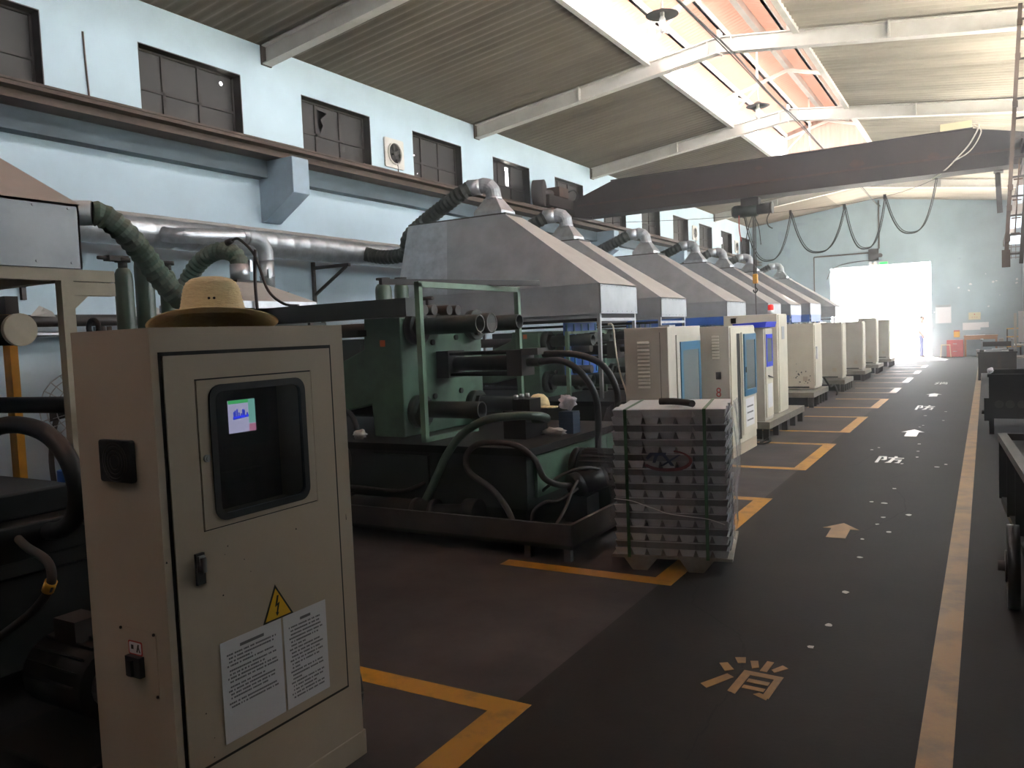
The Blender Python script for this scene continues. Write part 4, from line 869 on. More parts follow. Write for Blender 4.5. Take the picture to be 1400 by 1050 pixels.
HL = [(9.84, 11.14, 1.90, 2.30, 3.42, 'largest grey fume hood with dark hose, right behind the green machine', (10.15, 10.62)),
      (12.16, 13.40, 1.85, 2.16, 3.24, 'grey fume hood directly behind the largest hood', None),
      (15.9, 17.35, 1.83, 2.16, 3.26, 'grey fume hood with blue strip below, above the two louvred cabinets', None),
      (19.4, 20.75, 1.86, 2.17, 3.27, 'grey fume hood with tan slope, fourth from the doorway', None),
      (21.9, 23.3, 1.86, 2.17, 3.27, 'grey fume hood with tan slope, third from the doorway', None),
      (24.65, 26.4, 1.88, 2.24, 3.30, 'grey fume hood with tan slope, second from the doorway', None),
      (29.2, 30.6, 1.85, 2.2, 3.26, 'last grey fume hood of the row, beside the doorway', None)]
for (a, b, z0, z1, zt, lab, yt) in HL: hood(a, b, z0, z1, zt, lab, yt)
hood(1.25, 2.73, 2.13, 2.49, 3.45, 'grey fume hood on a beige frame above the near machine', xt1=-5.9, cap=False, posts=False)
t = thing('hood_frame', 'beige painted steel frame carrying the near fume hood', 'frame', (-4.4, 2.2, 0))
m = MB().box((-4.46, .9, 2.06), (-4.40, 2.92, 2.125)); m.build('beam', 'beige_tube', t)
MB().box((-4.46, 2.60, .757), (-4.40, 2.67, 2.06)).build('post', 'beige_tube', t); MB().box((-4.46, 1.2, 0), (-4.40, 1.27, 2.06)).build('post', 'beige_tube', t)
MB().box((-4.46, 2.67, 1.98), (-4.40, 2.92, 2.055)).hexa([V(-4.45, 2.67, 1.9), V(-4.41, 2.67, 1.9), V(-4.41, 2.76, 1.98), V(-4.45, 2.76, 1.98), V(-4.45, 2.67, 1.98), V(-4.41, 2.67, 1.98), V(-4.41, 2.76, 1.985), V(-4.45, 2.76, 1.985)]).build('bracket', 'beige_tube', t)
MB().box((-7.8, 2.60, 2.06), (-4.46, 2.67, 2.125)).box((-7.8, 1.2, 2.06), (-4.46, 1.27, 2.125)).build('cross_beam', 'beige_tube', t)
for y, zf in ((1.2, 0), (2.6, .757)): MB().box((-7.8, y, zf), (-7.74, y+.07, 2.06)).build('post', 'beige_tube', t)
# smaller machines below the hoods: one prototype, copied
proto = machine('dark green casting machine with blue guard sheet under the largest hood', 10.5, -.75, full=False)
g = MB().box((-5.05, 10.0, 1.05), (-5.03, 11.07, 1.80)).build('blue_guard', 'blue_paint', proto)
for k in range(5):
    MB().box((-5.03, 10.04+.24*k, 1.08), (-5.015, 10.07+.24*k, 1.78)).build('guard_rib', 'blue_trim', g)
for k in range(2): MB().cyl((-5.03, 10.25, 1.14+.3*k), (-4.75, 10.25, 1.14+.3*k), .06, n=14).build('guide_roller', 'tray_metal', proto)
for (cy, lab) in ((12.78, 'dark green casting machine under the second fume hood'), (16.6, 'dark casting machine under the hood above the louvred cabinets'), (20.05, 'dark casting machine under the fourth hood from the doorway'),
                  (22.6, 'dark casting machine under the third hood from the doorway'), (25.55, 'dark casting machine under the second hood from the doorway'), (29.9, 'dark casting machine under the last hood beside the doorway')):
    dup(proto, (proto.location.x, cy, 0), lab)
# blue strips hung under hood rims
for yh, y1, zh, lab in ((15.9, 17.3, 1.83, 'blue sheet strip hung below the third hood of the row'), (19.4, 20.7, 1.86, 'blue sheet strip hung below the fourth hood from the doorway'), (21.9, 23.2, 1.86, 'blue sheet strip hung below the third hood from the doorway'), (24.65, 26.3, 1.88, 'blue sheet strip hung below the second hood from the doorway')):
    tag(MB().box((-6.5, yh-.014, 1.70), (-4.42, yh, zh+.03)).box((-4.4, yh+.05, 1.70), (-4.386, y1-.02, zh+.03)).build('blue_strip', 'blue_paint'), lab, 'panel')
# ------------------------------------------------------------------ control cabinets along the aisle
def louvres(par, u0, u1, zs, y):
    for z in zs:
        m = MB().hexa([V(u0, y, z), V(u1, y, z), V(u1, y-.001, z+.02), V(u0, y-.001, z+.02), V(u0, y-.016, z-.004), V(u1, y-.016, z-.004), V(u1, y-.002, z+.021), V(u0, y-.002, z+.021)])
        m.build('louvre', 'cabinet_grey', par)
t = thing('control_cabinet', 'grey cabinet with a louvred side and blue-framed glass door behind the ingots', 'cabinet', (-3.3, 9.2, 0))
b = MB().box((-3.57, 8.60, .1), (-3.05, 9.78, 1.68)).build('body', 'cabinet_grey', t, bevel=.008); MB().box((-3.55, 8.63, 0), (-3.07, 9.75, .1)).build('plinth', 'grease_brown', t)
louvres(b, -3.41, -3.27, [1.00+.042*k for k in range(13)], 8.60)
MB().box((-3.145, 8.597, .12), (-3.14, 8.60, 1.62)).build('seam', 'seam_dark', b)
d = MB().box((-3.05, 8.86, .14), (-3.035, 9.74, 1.58)).build('door', 'cabinet_grey', t)
plate('blue_frame', [rect(8.96, .2, 9.70, 1.50), rect(9.04, .28, 9.63, 1.40)], .012, mX(-3.035), 'blue_trim', d); MB().box((-3.034, 9.04, .28), (-3.028, 9.63, 1.40)).build('glass_pane', 'glass_grey', d)
MB().cyl((-3.03, 8.99, .80), (-3.01, 8.99, .80), .018).build('knob', 'steel', d)
MB().box((-3.2, 8.75, 1.68), (-3.08, 8.95, 1.7)).build('top_label', 'galv_dull', t)
t = thing('control_cabinet', 'grey cabinet with a red stencilled number and white notice on its door', 'cabinet', (-3.0, 10.5, 0))
b = MB().box((-3.32, 9.95, .12), (-2.74, 11.2, 1.66)).build('body', 'cabinet_grey', t, bevel=.008); MB().box((-3.3, 9.98, 0), (-2.73, 11.18, .14)).build('plinth', 'cabinet_beige', t)
louvres(b, -2.955, -2.865, [1.26+.038*k for k in range(8)], 9.95)
MB().box((-2.915, 9.945, 1.0), (-2.85, 9.95, 1.09)).build('dark_patch', 'grease_brown', b)
text('stencil_number', '8', .17, mY(9.948, -2.885, .83), 'red_text', b, .001, .85)
plate('door_frame', [rect(9.98, .15, 11.17, 1.64), rect(10.25, .2, 10.42, 1.56)], .012, mX(-2.74), 'cabinet_cream', t)
MB().box((-2.74, 10.25, .2), (-2.735, 10.42, 1.56)).build('cable_slot', 'seam_dark', t)
d = MB().box((-2.728, 10.45, .24), (-2.71, 11.14, 1.57)).build('door', 'cabinet_cream', t)
plate('blue_frame', [rect(10.5, .74, 11.1, 1.55), rect(10.58, .82, 11.04, 1.47)], .02, mX(-2.71), 'blue_trim', d); MB().box((-2.708, 10.58, .82), (-2.70, 11.04, 1.47)).build('glass_pane', 'glass_grey', d)
MB().prism(rect(10.56, .33, 11.0, .70), FX(-2.71), .002).build('paper_notice', 'paper', d); MB().prism(rect(10.62, .40, 10.94, .42), FX(-2.708), .001).prism(rect(10.62, .5, 10.94, .52), FX(-2.708), .001).prism(rect(10.62, .58, 10.94, .6), FX(-2.708), .001).build('print_lines', 'ink', d)
MB().box((-2.71, 10.52, 1.05), (-2.68, 10.545, 1.12)).build('handle', 'rubber', d)
tag(MB().tube([(-2.72, 11.32, .02), (-2.66, 11.38, .05), (-2.6, 11.36, .09), (-2.58, 11.3, .05), (-2.66, 11.27, .02), (-2.78, 11.26, .02)], .014, 8).build('cable_end', 'rubber_dust'), 'short cable loop on the floor beside the numbered cabinet', 'cable')
def stand(label, x0, x1, y0, y1, z, legs):
    t = thing('cabinet_stand', label, 'stand', ((x0+x1)/2, (y0+y1)/2, 0))
    MB().box((x0, y0, z-.1), (x1, y1, z)).build('deck', 'pallet_cast', t)
    for k in range(legs):
        y = y0 + .06 + (y1-y0-.12)*k/(legs-1)
        MB().box((x1-.1, y-.03, 0), (x1-.02, y+.03, z-.1)).build('leg', 'grease_brown', t); MB().box((x0+.02, y-.03, 0), (x0+.1, y+.03, z-.1)).build('leg', 'grease_brown', t)
    MB().box((x0+.1, y0+.03, .02), (x1-.12, y0+.05, z-.1)).build('skirt', 'grease', t)
    return t
stand('low steel stand on legs under the blue-capped cabinet', -3.8, -2.66, 11.66, 14.2, .27, 5)
t = thing('control_cabinet', 'slim grey cabinet with a bright blue cap and blue-framed window', 'cabinet', (-2.9, 12.0, .27))
b = MB().box((-3.1, 11.74, .27), (-2.74, 12.26, 1.62)).build('body', 'cabinet_grey', t, bevel=.008)
MB().hexa([V(-3.16, 11.68, 1.62), V(-2.70, 11.68, 1.62), V(-2.70, 12.32, 1.62), V(-3.16, 12.32, 1.62), V(-3.16, 11.68, 1.685), V(-2.68, 11.68, 1.70), V(-2.68, 12.32, 1.70), V(-3.16, 12.32, 1.685)]).build('cap', 'blue_cap', t)
d = MB().box((-2.74, 11.80, .32), (-2.725, 12.22, 1.60)).build('door', 'cabinet_cream', t)
plate('blue_frame', [rect(11.82, 1.05, 12.2, 1.52), rect(11.87, 1.12, 12.15, 1.46)], .01, mX(-2.725), 'blue_cap', d); MB().box((-2.724, 11.87, 1.12), (-2.718, 12.15, 1.46)).build('glass_pane', 'glass_grey', d)
MB().bar((-2.71, 11.88, .92), (-2.70, 12.12, .88), .015).build('handle', 'rubber', d); MB().prism(rect(11.88, .45, 12.16, .8), FX(-2.725), .002).build('paper_notice', 'paper', d)
MB().cyl((-3.0, 11.74, 1.45), (-3.0, 11.72, 1.45), .02).build('side_knob', 'rubber', b)
t = thing('control_cabinet', 'tall cream cabinet topped by a red beacon lamp', 'cabinet', (-3.3, 13.1, .27))
b = MB().box((-3.62, 12.85, .27), (-2.79, 13.55, 1.82)).build('body', 'cabinet_cream', t, bevel=.008)
MB().box((-2.79, 12.9, .3), (-2.775, 13.5, 1.80)).build('door', 'cabinet_cream', t); MB().prism(rect(13.1, 1.42, 13.28, 1.62), FX(-2.775), .004).build('nameplate', 'galv_dull', b)
MB().box((-3.5, 12.845, 1.70), (-3.42, 12.85, 1.78)).build('label', 'grease', b); MB().cyl((-2.95, 12.85, 1.3), (-2.95, 12.84, 1.3), .015).build('knob', 'rubber', b)
bc = MB().cyl((-3.0, 13.4, 1.82), (-3.0, 13.4, 1.89), .05, n=16).build('beacon', 'galv', t); MB().lathe([(.045, 0), (.048, .06), (.042, .085), (.001, .095)], (-3.0, 13.4, 1.89), n=16).build('red_lens', 'red_beacon', bc)
def far_cab(x0, x1, y0, y1, z0, z1, label, matn='cabinet_grey', stains=False, handle=False):
    t = thing('control_cabinet', label, 'cabinet', ((x0+x1)/2, (y0+y1)/2, z0), 'cabinets along the aisle')
    b = MB().box((x0, y0, z0), (x1, y1, z1)).build('body', matn, t, bevel=.008)
    MB().box((x1, y0+.04, z0+.06), (x1+.015, y1-.04, z1-.04)).build('door', 'cabinet_cream', t)
    MB().box((x0+.04, y0-.006, z0+.02), (x1-.1, y0, z0+.05)).build('base_slot', 'grease', b)
    MB().prism(rect(x1-.22, z0+.16, x1-.13, z0+.25), FY(y0), .003).build('small_cover', 'cabinet_beige', b)
    if handle: MB().box((x1+.015, y0+.1, z0+.6), (x1+.05, y0+.16, z0+.85)).build('handle', 'paper', t)
    if stains:
        m = MB(); random.seed(2)
        for k in range(22):
            u = random.uniform(x0+.1, x1-.06); v = z0 + .1 + abs(random.gauss(0, .16)); a = random.uniform(.006, .018)
            m.prism([(u-a, v), (u, v-a*.7), (u+a, v), (u+a*.3, v+a*1.6)], FY(y0), .0008)
        m.build('stain', 'grease_brown', b)
    return t
far_cab(-3.58, -2.98, 17.0, 17.85, .33, 1.65, 'stained cream cabinet with a white handle on its edge', 'cabinet_cream', True, True)
stand('low steel stand on legs under the stained cream cabinet', -3.6, -2.9, 16.45, 18.15, .30, 6)
for (y, o, zt, xl) in ((20.65, 'fourth', 1.65, -3.55), (24.35, 'third', 1.65, -3.5), (27.6, 'second', 1.74, -3.5), (31.5, 'first', 1.67, -3.4)):
    far_cab(xl, -2.98, y, y+.6, .30, zt, 'plain grey cabinet on a low stand, %s one from the doorway' % o)
    stand('low steel stand under a plain grey cabinet, %s from the doorway' % o, xl, -2.88, y-.35, y+1.1, .28, 5)
tag(MB().tube([(-2.95, 17.9, .5), (-2.86, 18.1, .3), (-2.84, 18.5, .3), (-2.84, 18.9, .12), (-2.9, 19.2, .03)], .02, 8).build('floor_cable', 'rubber_dust'), 'dark cable arching to the floor beside the stained cabinet stand', 'cable')
# thin light cable hanging beside the hood post
tag(MB().tube([(-4.33, 9.9, 1.75), (-4.26, 9.9, 1.72), (-4.24, 9.92, 1.4), (-4.2, 9.94, 1.1), (-4.12, 9.9, .9), (-4.02, 9.75, .785), (-3.9, 9.6, .771)], .012, 8).build('hanging_cable', 'cabinet_cream'), 'pale cable hanging down from the post of the largest hood', 'cable')
# ------------------------------------------------------------------ wrapped stack of aluminium ingots
SR = math.radians(12)
ST = Matrix.Translation((-2.235, 5.1, 0)) @ Matrix.Rotation(SR, 4, 'Z')
PW = .77
def ingot_mesh():
    L, wt, wb, h_ = .76, .108, .080, .0502
    m = MB(); c = .012
    def ring(x, s): return [(x, -wb/2*s, 0), (x, wb/2*s, 0), (x, wt/2*s, h_-.008), (x, wt/2*s, h_), (x, -wt/2*s, h_), (x, -wt/2*s, h_-.008)]
    vs = ring(-L/2+c, 1); vs2 = ring(L/2-c, 1)
    e0 = [(-L/2 + (c if z < .01 else 0), y*.94, z) for x, y, z in ring(0, 1)]; e1 = [(-x, y, z) for x, y, z in e0]
    def gap_block(x): return [(x, -wt/2, 0), (x, wt/2, 0), (x, wt/2, h_-.008), (x, wt/2, h_), (x, -wt/2, h_), (x, -wt/2, h_-.008)]  # hidden thick middle, shaped to stop light from behind through the gaps
    al = e0 + vs + ring(-L/2+.2, 1) + gap_block(-L/2+.22) + gap_block(L/2-.22) + ring(L/2-.2, 1) + vs2 + e1; fs = []
    for k in range(7): fs += [(k*6+i, k*6+(i+1) % 6, (k+1)*6+(i+1) % 6, (k+1)*6+i) for i in range(6)]
    fs += [tuple(range(5, -1, -1)), tuple(range(42, 48))]
    m.add(al, fs); return m
ORD = ['', 'first', 'second', 'third', 'fourth', 'fifth', 'sixth', 'seventh', 'eighth', 'ninth', 'tenth', 'eleventh', 'twelfth', 'thirteenth', 'fourteenth', 'fifteenth', 'sixteenth', 'seventeenth', 'eighteenth', 'nineteenth', 'twentieth']
ing0 = None
random.seed(31)
NL = 20
for lay in range(NL):
    z = .105 + lay*.0503
    along_y = (lay % 2 == 0)
    for k in range(7):
        c = .055 + .11*k
        if ing0 is None:
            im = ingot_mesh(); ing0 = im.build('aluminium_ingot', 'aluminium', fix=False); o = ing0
            bright = ing0.data.copy(); ing0.data.materials.append(MATS['aluminium_shaded'])
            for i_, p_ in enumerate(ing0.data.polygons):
                if i_ < 42 and i_ % 6 not in (2, 4): p_.material_index = 1  # sides and covered faces get the shade colour, ends and lips stay bright
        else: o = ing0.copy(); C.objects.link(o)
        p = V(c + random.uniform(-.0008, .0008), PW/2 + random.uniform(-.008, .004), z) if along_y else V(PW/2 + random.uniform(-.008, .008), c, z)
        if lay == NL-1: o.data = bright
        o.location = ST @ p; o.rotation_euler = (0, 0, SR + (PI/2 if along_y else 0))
        tag(o, 'silver aluminium ingot in the %s of the film wrapped stack' % ('bottom layer on the pallet' if lay == 0 else 'topmost layer' if lay == NL-1 else '%s layer above the pallet' % ORD[lay+1]), 'ingot', 'aluminium ingots in the wrapped stack')
pal = thing('ingot_pallet', 'cast metal ingot pallet on two trapezoid feet', 'pallet', ST @ V(PW/2, PW/2, 0))
MB().box((-.02, -.006, .085), (.79, .776, .105)).xf(ST).build('deck', 'pallet_cast', pal)
for u in (.12, .50):
    MB().prism([(u-.06+.06, 0), (u+.1, 0), (u+.17, .085), (u-.06, .085)], lambda a, b, w_: ST @ V(a, w_, b), .77).build('foot', 'pallet_cast', pal)
zt = .105 + NL*.0503
for u, lab in ((.10, 'green strapping band around the ingot stack beside the machine tray'), (.63, 'green strapping band around the ingot stack on the aisle side')):
    m = MB()
    for a, b in (((u-.011, -.012, .09), (u+.011, -.009, zt+.004)), ((u-.011, .779, .09), (u+.011, .782, zt+.004)), ((u-.011, -.012, zt+.001), (u+.011, .782, zt+.004))): m.box(a, b)
    tag(m.xf(ST).build('strapping_band', 'strap_green'), lab, 'strap', 'straps on the ingot stack')
FH, FR = PW/2 + .016, .03          # film: rounded square just outside ingots and straps
def film_bulge(nx, ny, t_, j):
    e = max(0.0, math.sin(PI*min(1, (1-j)*1.25 + .05)))
    return .085*e*(.10 + .2*max(0, nx) + .9*max(0, -nx)) + .008*(1 + math.sin(7*t_ + 9*j)) + .005*(1 + math.sin(15*t_ - 13*j + 2))
def film_path(i):
    """point and outward normal at fraction i of the rounded square, from the middle of the +X side"""
    a = 2*PI*i; c, s_ = math.cos(a), math.sin(a); k = FH/max(abs(c), abs(s_)); x, y = c*k, s_*k; q = FH - FR
    if abs(x) > q and abs(y) > q:
        cx, cy = math.copysign(q, x), math.copysign(q, y); d = V(x-cx, y-cy, 0).normalized(); return V(cx, cy, 0) + d*FR, d
    return V(x, y, 0), (V(math.copysign(1, x), 0, 0) if abs(x) > abs(y) else V(0, math.copysign(1, y), 0))
def filmf(i, j):
    p, n_ = film_path(i); t_ = 2*PI*i
    d = V(math.cos(t_), math.sin(t_), 0); n2 = (n_*.6 + d*.4).normalized()
    z = .30 + (zt + .012 - .30)*j
    if j < .12: z += .03*math.sin(5*t_) - (.10*(1-j/.12))*max(0, d.x)
    q = p + n2*film_bulge(d.x, d.y, t_, j)
    return ST @ V(PW/2 + q.x, PW/2 + q.y, z)
def film_front(u, v, w_):
    """point on the camera-side face of the film, lifted by w_"""
    x = u - PW/2; t_ = math.atan2(-FH, x); j = (v - .30)/(zt + .012 - .30); d = V(math.cos(t_), math.sin(t_), 0)
    return ST @ V(u, PW/2 - FH - film_bulge(d.x, d.y, t_, j)*(.6 + .4*abs(d.y)) - .0015 - w_, v)
fm = MB().grid(96, 22, filmf); wrap = thing('stretch_film', 'clear crinkled plastic film wrapped around the ingot stack', 'film', ST @ V(PW/2, PW/2, .2))
fm.build('film_sleeve', 'film', wrap)
m = MB()
pts = []
for k in range(30):
    t_ = k/29; pts.append(film_front(.01 + .74*t_, .50 - .16*t_ + .012*math.sin(9*t_), .001))
m.tube(pts, .003, 6, 2); m.build('film_fold', 'bulb', wrap)
# printed logo on the film front
lg = MB(); fn = lambda u, v, w_: film_front(u, v, w_ + .002)
for q in ([(.24, .79), (.27, .825), (.38, .825), (.375, .805), (.285, .805), (.255, .775)], [(.30, .805), (.325, .805), (.305, .755), (.285, .755)], [(.35, .81), (.375, .81), (.43, .735), (.405, .735)], [(.455, .81), (.475, .81), (.36, .735), (.335, .735)]): lg.prism(q, fn, .0006)
lg.build('logo_letters', 'logo_blue', wrap)
lr = MB()
arc = [(.38 + .17*math.cos(a), .77 + .075*math.sin(a)) for a in [PI*1.15 + 1.25*PI*k/16 for k in range(17)]]; arc2 = [(.38 + .15*math.cos(a), .775 + .058*math.sin(a)) for a in [PI*1.15 + 1.25*PI*k/16 for k in range(17)]]
for k in range(16): lr.prism([arc[k], arc[k+1], arc2[k+1], arc2[k]], fn, .0006)
lr.build('logo_swoosh', 'logo_red', wrap)
t = thing('hose_offcut', 'short black rubber hose offcut lying on top of the ingot stack', 'hose', ST @ V(.4, .3, zt))
MB().tube([ST @ V(.30, .28, zt+.03), ST @ V(.40, .25, zt+.032), ST @ V(.50, .16, zt+.03), ST @ V(.545, .10, zt+.028)], .024, 12).build('hose', 'rubber_dust', t)
MB().tube([ST @ V(.36, .34, zt+.02), ST @ V(.50, .3, zt+.022)], .014, 8).build('inner_piece', 'rubber', t)
# ------------------------------------------------------------------ overhead travelling crane
GY = 19.0
cr = thing('overhead_crane', 'rusty brown overhead crane girder spanning the hall', 'crane', (-4, GY, 4.6))
prof_g = [(-9.0, 4.60), (.55, 4.60), (.95, 4.85), (.95, 5.12), (-.2, 5.38), (-8.0, 5.38), (-9.05, 5.02), (-9.05, 4.72)]
MB().prism(prof_g, lambda u, v, w_: (u, GY-.22+w_, v), .44).build('girder', 'crane_brown', cr)
MB().box((-8.95, GY-.30, 4.57), (.6, GY+.30, 4.61)).build('bottom_flange', 'crane_brown', cr)
MB().box((-8.0, GY-.26, 5.38), (-.2, GY+.26, 5.405)).build('top_flange', 'crane_brown', cr)
MB().box((-8.95, GY-.235, 4.86), (.7, GY-.218, 4.90)).build('web_stiffener', 'crane_rust', cr)
for (u, v, a, b) in ((-2.35, 5.0, .16, .09), (-.9, 4.95, .12, .08), (-4.4, 5.2, .09, .05), (-6.8, 5.1, .2, .07)):
    MB().prism([(u-a, v), (u-a*.3, v-b), (u+a, v-b*.4), (u+a*.7, v+b*.6), (u-a*.4, v+b)], FY(GY-.22), .002).build('rust_patch', 'crane_rust', cr)
tr = MB().box((-9.4, 17.55, 4.78), (-9.1, 20.6, 5.04)).build('end_truck', 'crane_brown', cr)
for y in (17.9, 20.2): MB().cyl((-9.32, y, 4.85), (-9.19, y, 4.85), .12, n=20).build('wheel', 'crane_rust', tr)
MB().box((-9.42, 18.0, 5.04), (-9.05, 18.5, 5.28)).build('gear_box', 'crane_rust', tr); MB().cyl((-9.3, 17.55, 5.12), (-9.3, 18.0, 5.12), .10, n=16).build('motor', 'crane_brown', tr)
MB().cyl((-9.42, 17.36, 5.06), (-9.16, 17.44, 5.06), .32, n=28).build('cable_drum', 'crane_brown', tr)
MB().tube([(-9.05, 18.5, 5.2), (-8.95, 18.6, 5.25), (-8.9, 18.7, 5.15), (-8.95, 18.7, 5.0)], .02, 8).build('cable', 'rubber', tr)
MB().bar((-9.05, GY-.3, 4.62), (-8.5, GY-.3, 4.52), .05).bar((-9.05, GY+.4, 4.78), (-8.5, GY-.25, 4.55), .06).build('diagonal_brace', 'crane_brown', cr)
MB().box((.6, 17.8, 4.78), (.88, 20.2, 5.0)).build('end_truck', 'crane_brown', cr)
MB().box((-.78, GY-.2, 5.40), (-.22, GY+.1, 5.56)).build('electric_box', 'box_cream', cr)
MB().tube([(-.22, GY-.15, 5.5), (-.1, GY-.24, 5.42), (-.25, GY-.26, 5.1), (-.5, GY-.26, 4.82), (-.7, GY-.28, 4.62), (-.95, GY-.1, 4.5)], .014, 8).tube([(-.2, GY-.15, 5.46), (-.06, GY-.24, 5.3), (-.25, GY-.25, 4.95), (-.55, GY-.27, 4.78)], .012, 8).build('cable', 'cabinet_grey', cr)
MB().bar((.22, GY+.5, 4.6), (.26, GY+.5, 3.75), .1, .06).build('hanging_post', 'crane_brown', cr); MB().box((.15, GY+.2, 4.55), (.32, GY+.55, 4.6)).build('post_bracket', 'crane_brown', cr)
struct(MB().box((.62, YB, 4.46), (.86, YE, 4.64)).box((.71, YB, 4.64), (.77, YE, 4.78)).build('trim_4', 'rail_brown'), 'right-hand crane rail on its beam')
for k, y in enumerate([3.05 + 6.03*i for i in range(6)]):
    tag(MB().box((.6, y-.15, 4.1), (WR, y+.15, 4.46)).build('wall_corbel', 'corbel_blue'), 'concrete corbel of the aisle-side wall, %s from the end wall' % ordw[k], 'corbel', 'concrete corbels of the aisle-side wall')
t = thing('rail_bracket_ladder', 'rusty ladder of conductor brackets at the far end of the crane rail', 'bracket', (.72, 37, 3.9))
MB().box((.66, 36.6, 3.75), (.78, 36.8, 4.46)).build('end_plate', 'rail_brown', t)
for k, z in enumerate((3.85, 4.05, 4.25)): MB().bar((.7, 36.7, z), (1.3, 36.7, z), .03).build('arm', 'rail_brown', t)
for x in (.85, 1.0): MB().bar((x, 36.7, 3.8), (x, 36.7, 4.4), .025).build('upright', 'rail_brown', t)
# hanging access ladder
t = thing('steel_ladder', 'rusty steel ladder hanging from the roof above the carts', 'ladder', (.36, 14.5, 2.4))
def LD(f, dx=0): return V(.264 + (.467-.264)*f + dx, 14.5, 2.42 + (6.26-2.42)*f)
for dx in (0, .2):
    MB().bar(LD(0, dx), LD(1, dx), .055, .03).build('stile', 'rail_brown' if not dx else 'crane_brown', t)
for k in range(13): MB().bar(LD(.04+.075*k, 0), LD(.04+.075*k, .2), .028).build('rung', 'crane_brown', t)
for f in (.1, .22, .3, .62, .8, .93): MB().box(LD(f, -.03)-V(0, .05, .04), LD(f, .04)+V(0, .05, .04)).build('clamp', 'rail_brown', t)
for f in (.12, .18, .25, .33): MB().bar(LD(f, .04), LD(f, .16), .02).bar(LD(f, .1), LD(f+.09, .1), .018).build('bracket', 'crane_rust', t)
MB().box(LD(0, -.02)-V(.03, .04, .04), LD(0, .06)+V(0, .04, .22)).build('foot_plate', 'rail_brown', t)
# hoist
hs = thing('electric_hoist', 'dark electric hoist with a yellow hook block under the crane', 'hoist', (-4.6, GY, 2.4))
MB().box((-4.85, GY-.12, 4.40), (-4.45, GY+.12, 4.57)).build('trolley', 'crane_brown', hs)
MB().cyl((-5.03, GY, 4.30), (-4.5, GY, 4.30), .145, n=24).build('drum_housing', 'green_dark', hs); MB().cyl((-4.5, GY, 4.31), (-4.18, GY, 4.31), .12, n=24).build('motor', 'grease_brown', hs)
MB().cyl((-5.07, GY, 4.30), (-5.03, GY, 4.30), .12, n=20).cyl((-4.2, GY, 4.31), (-4.16, GY, 4.31), .135, n=20).build('end_cap', 'tray_metal', hs)
for x in (-4.62, -4.56): MB().cyl((x, GY, 2.80), (x+.01, GY, 4.2), .011, n=8).build('wire_rope', 'rubber_dust', hs)
hk = MB().box((-4.64, GY-.05, 2.62), (-4.53, GY+.05, 2.84)).build('hook_block', 'yellow_paint', hs, bevel=.02)
MB().tube([(-4.585, GY, 2.62), (-4.585, GY, 2.54), (-4.545, GY, 2.48), (-4.575, GY, 2.42), (-4.62, GY, 2.43), (-4.635, GY, 2.48)], .016, 10).build('hook', 'grease', hk)
MB().tube([(-4.9, GY-.1, 4.2), (-4.9, GY-.1, 3.9), (-4.86, GY-.1, 3.6)], .012, 8).build('limit_cord', 'red_text', hs)
MB().tube([(-4.2, GY-.1, 4.2), (-4.27, GY-.1, 4.05), (-4.24, GY-.1, 3.9), (-4.15, GY-.1, 3.83)], .014, 8).build('loose_cable', 'rubber', hs)
MB().tube([(-4.62, GY, 4.18), (-4.72, GY, 3.9), (-4.78, GY, 3.6)], .01, 8).tube([(-4.58, GY, 4.18), (-4.48, GY, 3.9), (-4.44, GY, 3.5)], .01, 8).build('sling', 'rubber', hs)
pc = MB().tube([(-4.63, GY+.2, 4.2), (-4.64, GY+.2, 3.0), (-4.63, GY+.2, 1.9)], .012, 8).build('pendant_cable', 'rubber_dust', hs); MB().box((-4.66, GY+.16, 1.6), (-4.58, GY+.24, 1.9)).build('pendant', 'rubber', hs)
# festoon cable
fs_ = thing('festoon_cable', 'dark festoon cable hanging in loops from a wire beside the crane', 'cable', (-3, 20.2, 4.2))
MB().tube([(-9.0, 20.15, 4.58), (-5.3, 20.15, 4.36), (-2.0, 20.15, 4.42), (-.15, 20.15, 4.98), (.6, 20.15, 5.1)], .006, 6).build('carrier_wire', 'rubber_dust', fs_)
SPN = [(-5.1, 4.34), (-4.0, 4.30), (-2.8, 4.30), (-1.95, 4.42), (-.92, 4.72)]; LOW = [3.2, 3.3, 3.3, 3.56]
for k in range(4):
    (xa, za), (xb, zb) = SPN[k], SPN[k+1]; zl = LOW[k]
    pts = []
    for i in range(13):
        q = i/12; u = 2*q-1; pts.append((xa+(xb-xa)*q, 20.15, (za+(zb-za)*q)*(abs(u)**2.7) + zl*(1-abs(u)**2.7)))
    MB().tube(pts, .014, 8, 2).tube([(p[0]+.03, p[1]+.03, p[2]+.03*math.sin(PI*i/12)) for i, p in enumerate(pts)], .009, 8, 2).build('loop', 'rubber', fs_)
for (x, z) in SPN: MB().box((x-.03, 20.12, z-.05), (x+.03, 20.18, z+.06)).build('carrier', 'grease_brown', fs_)
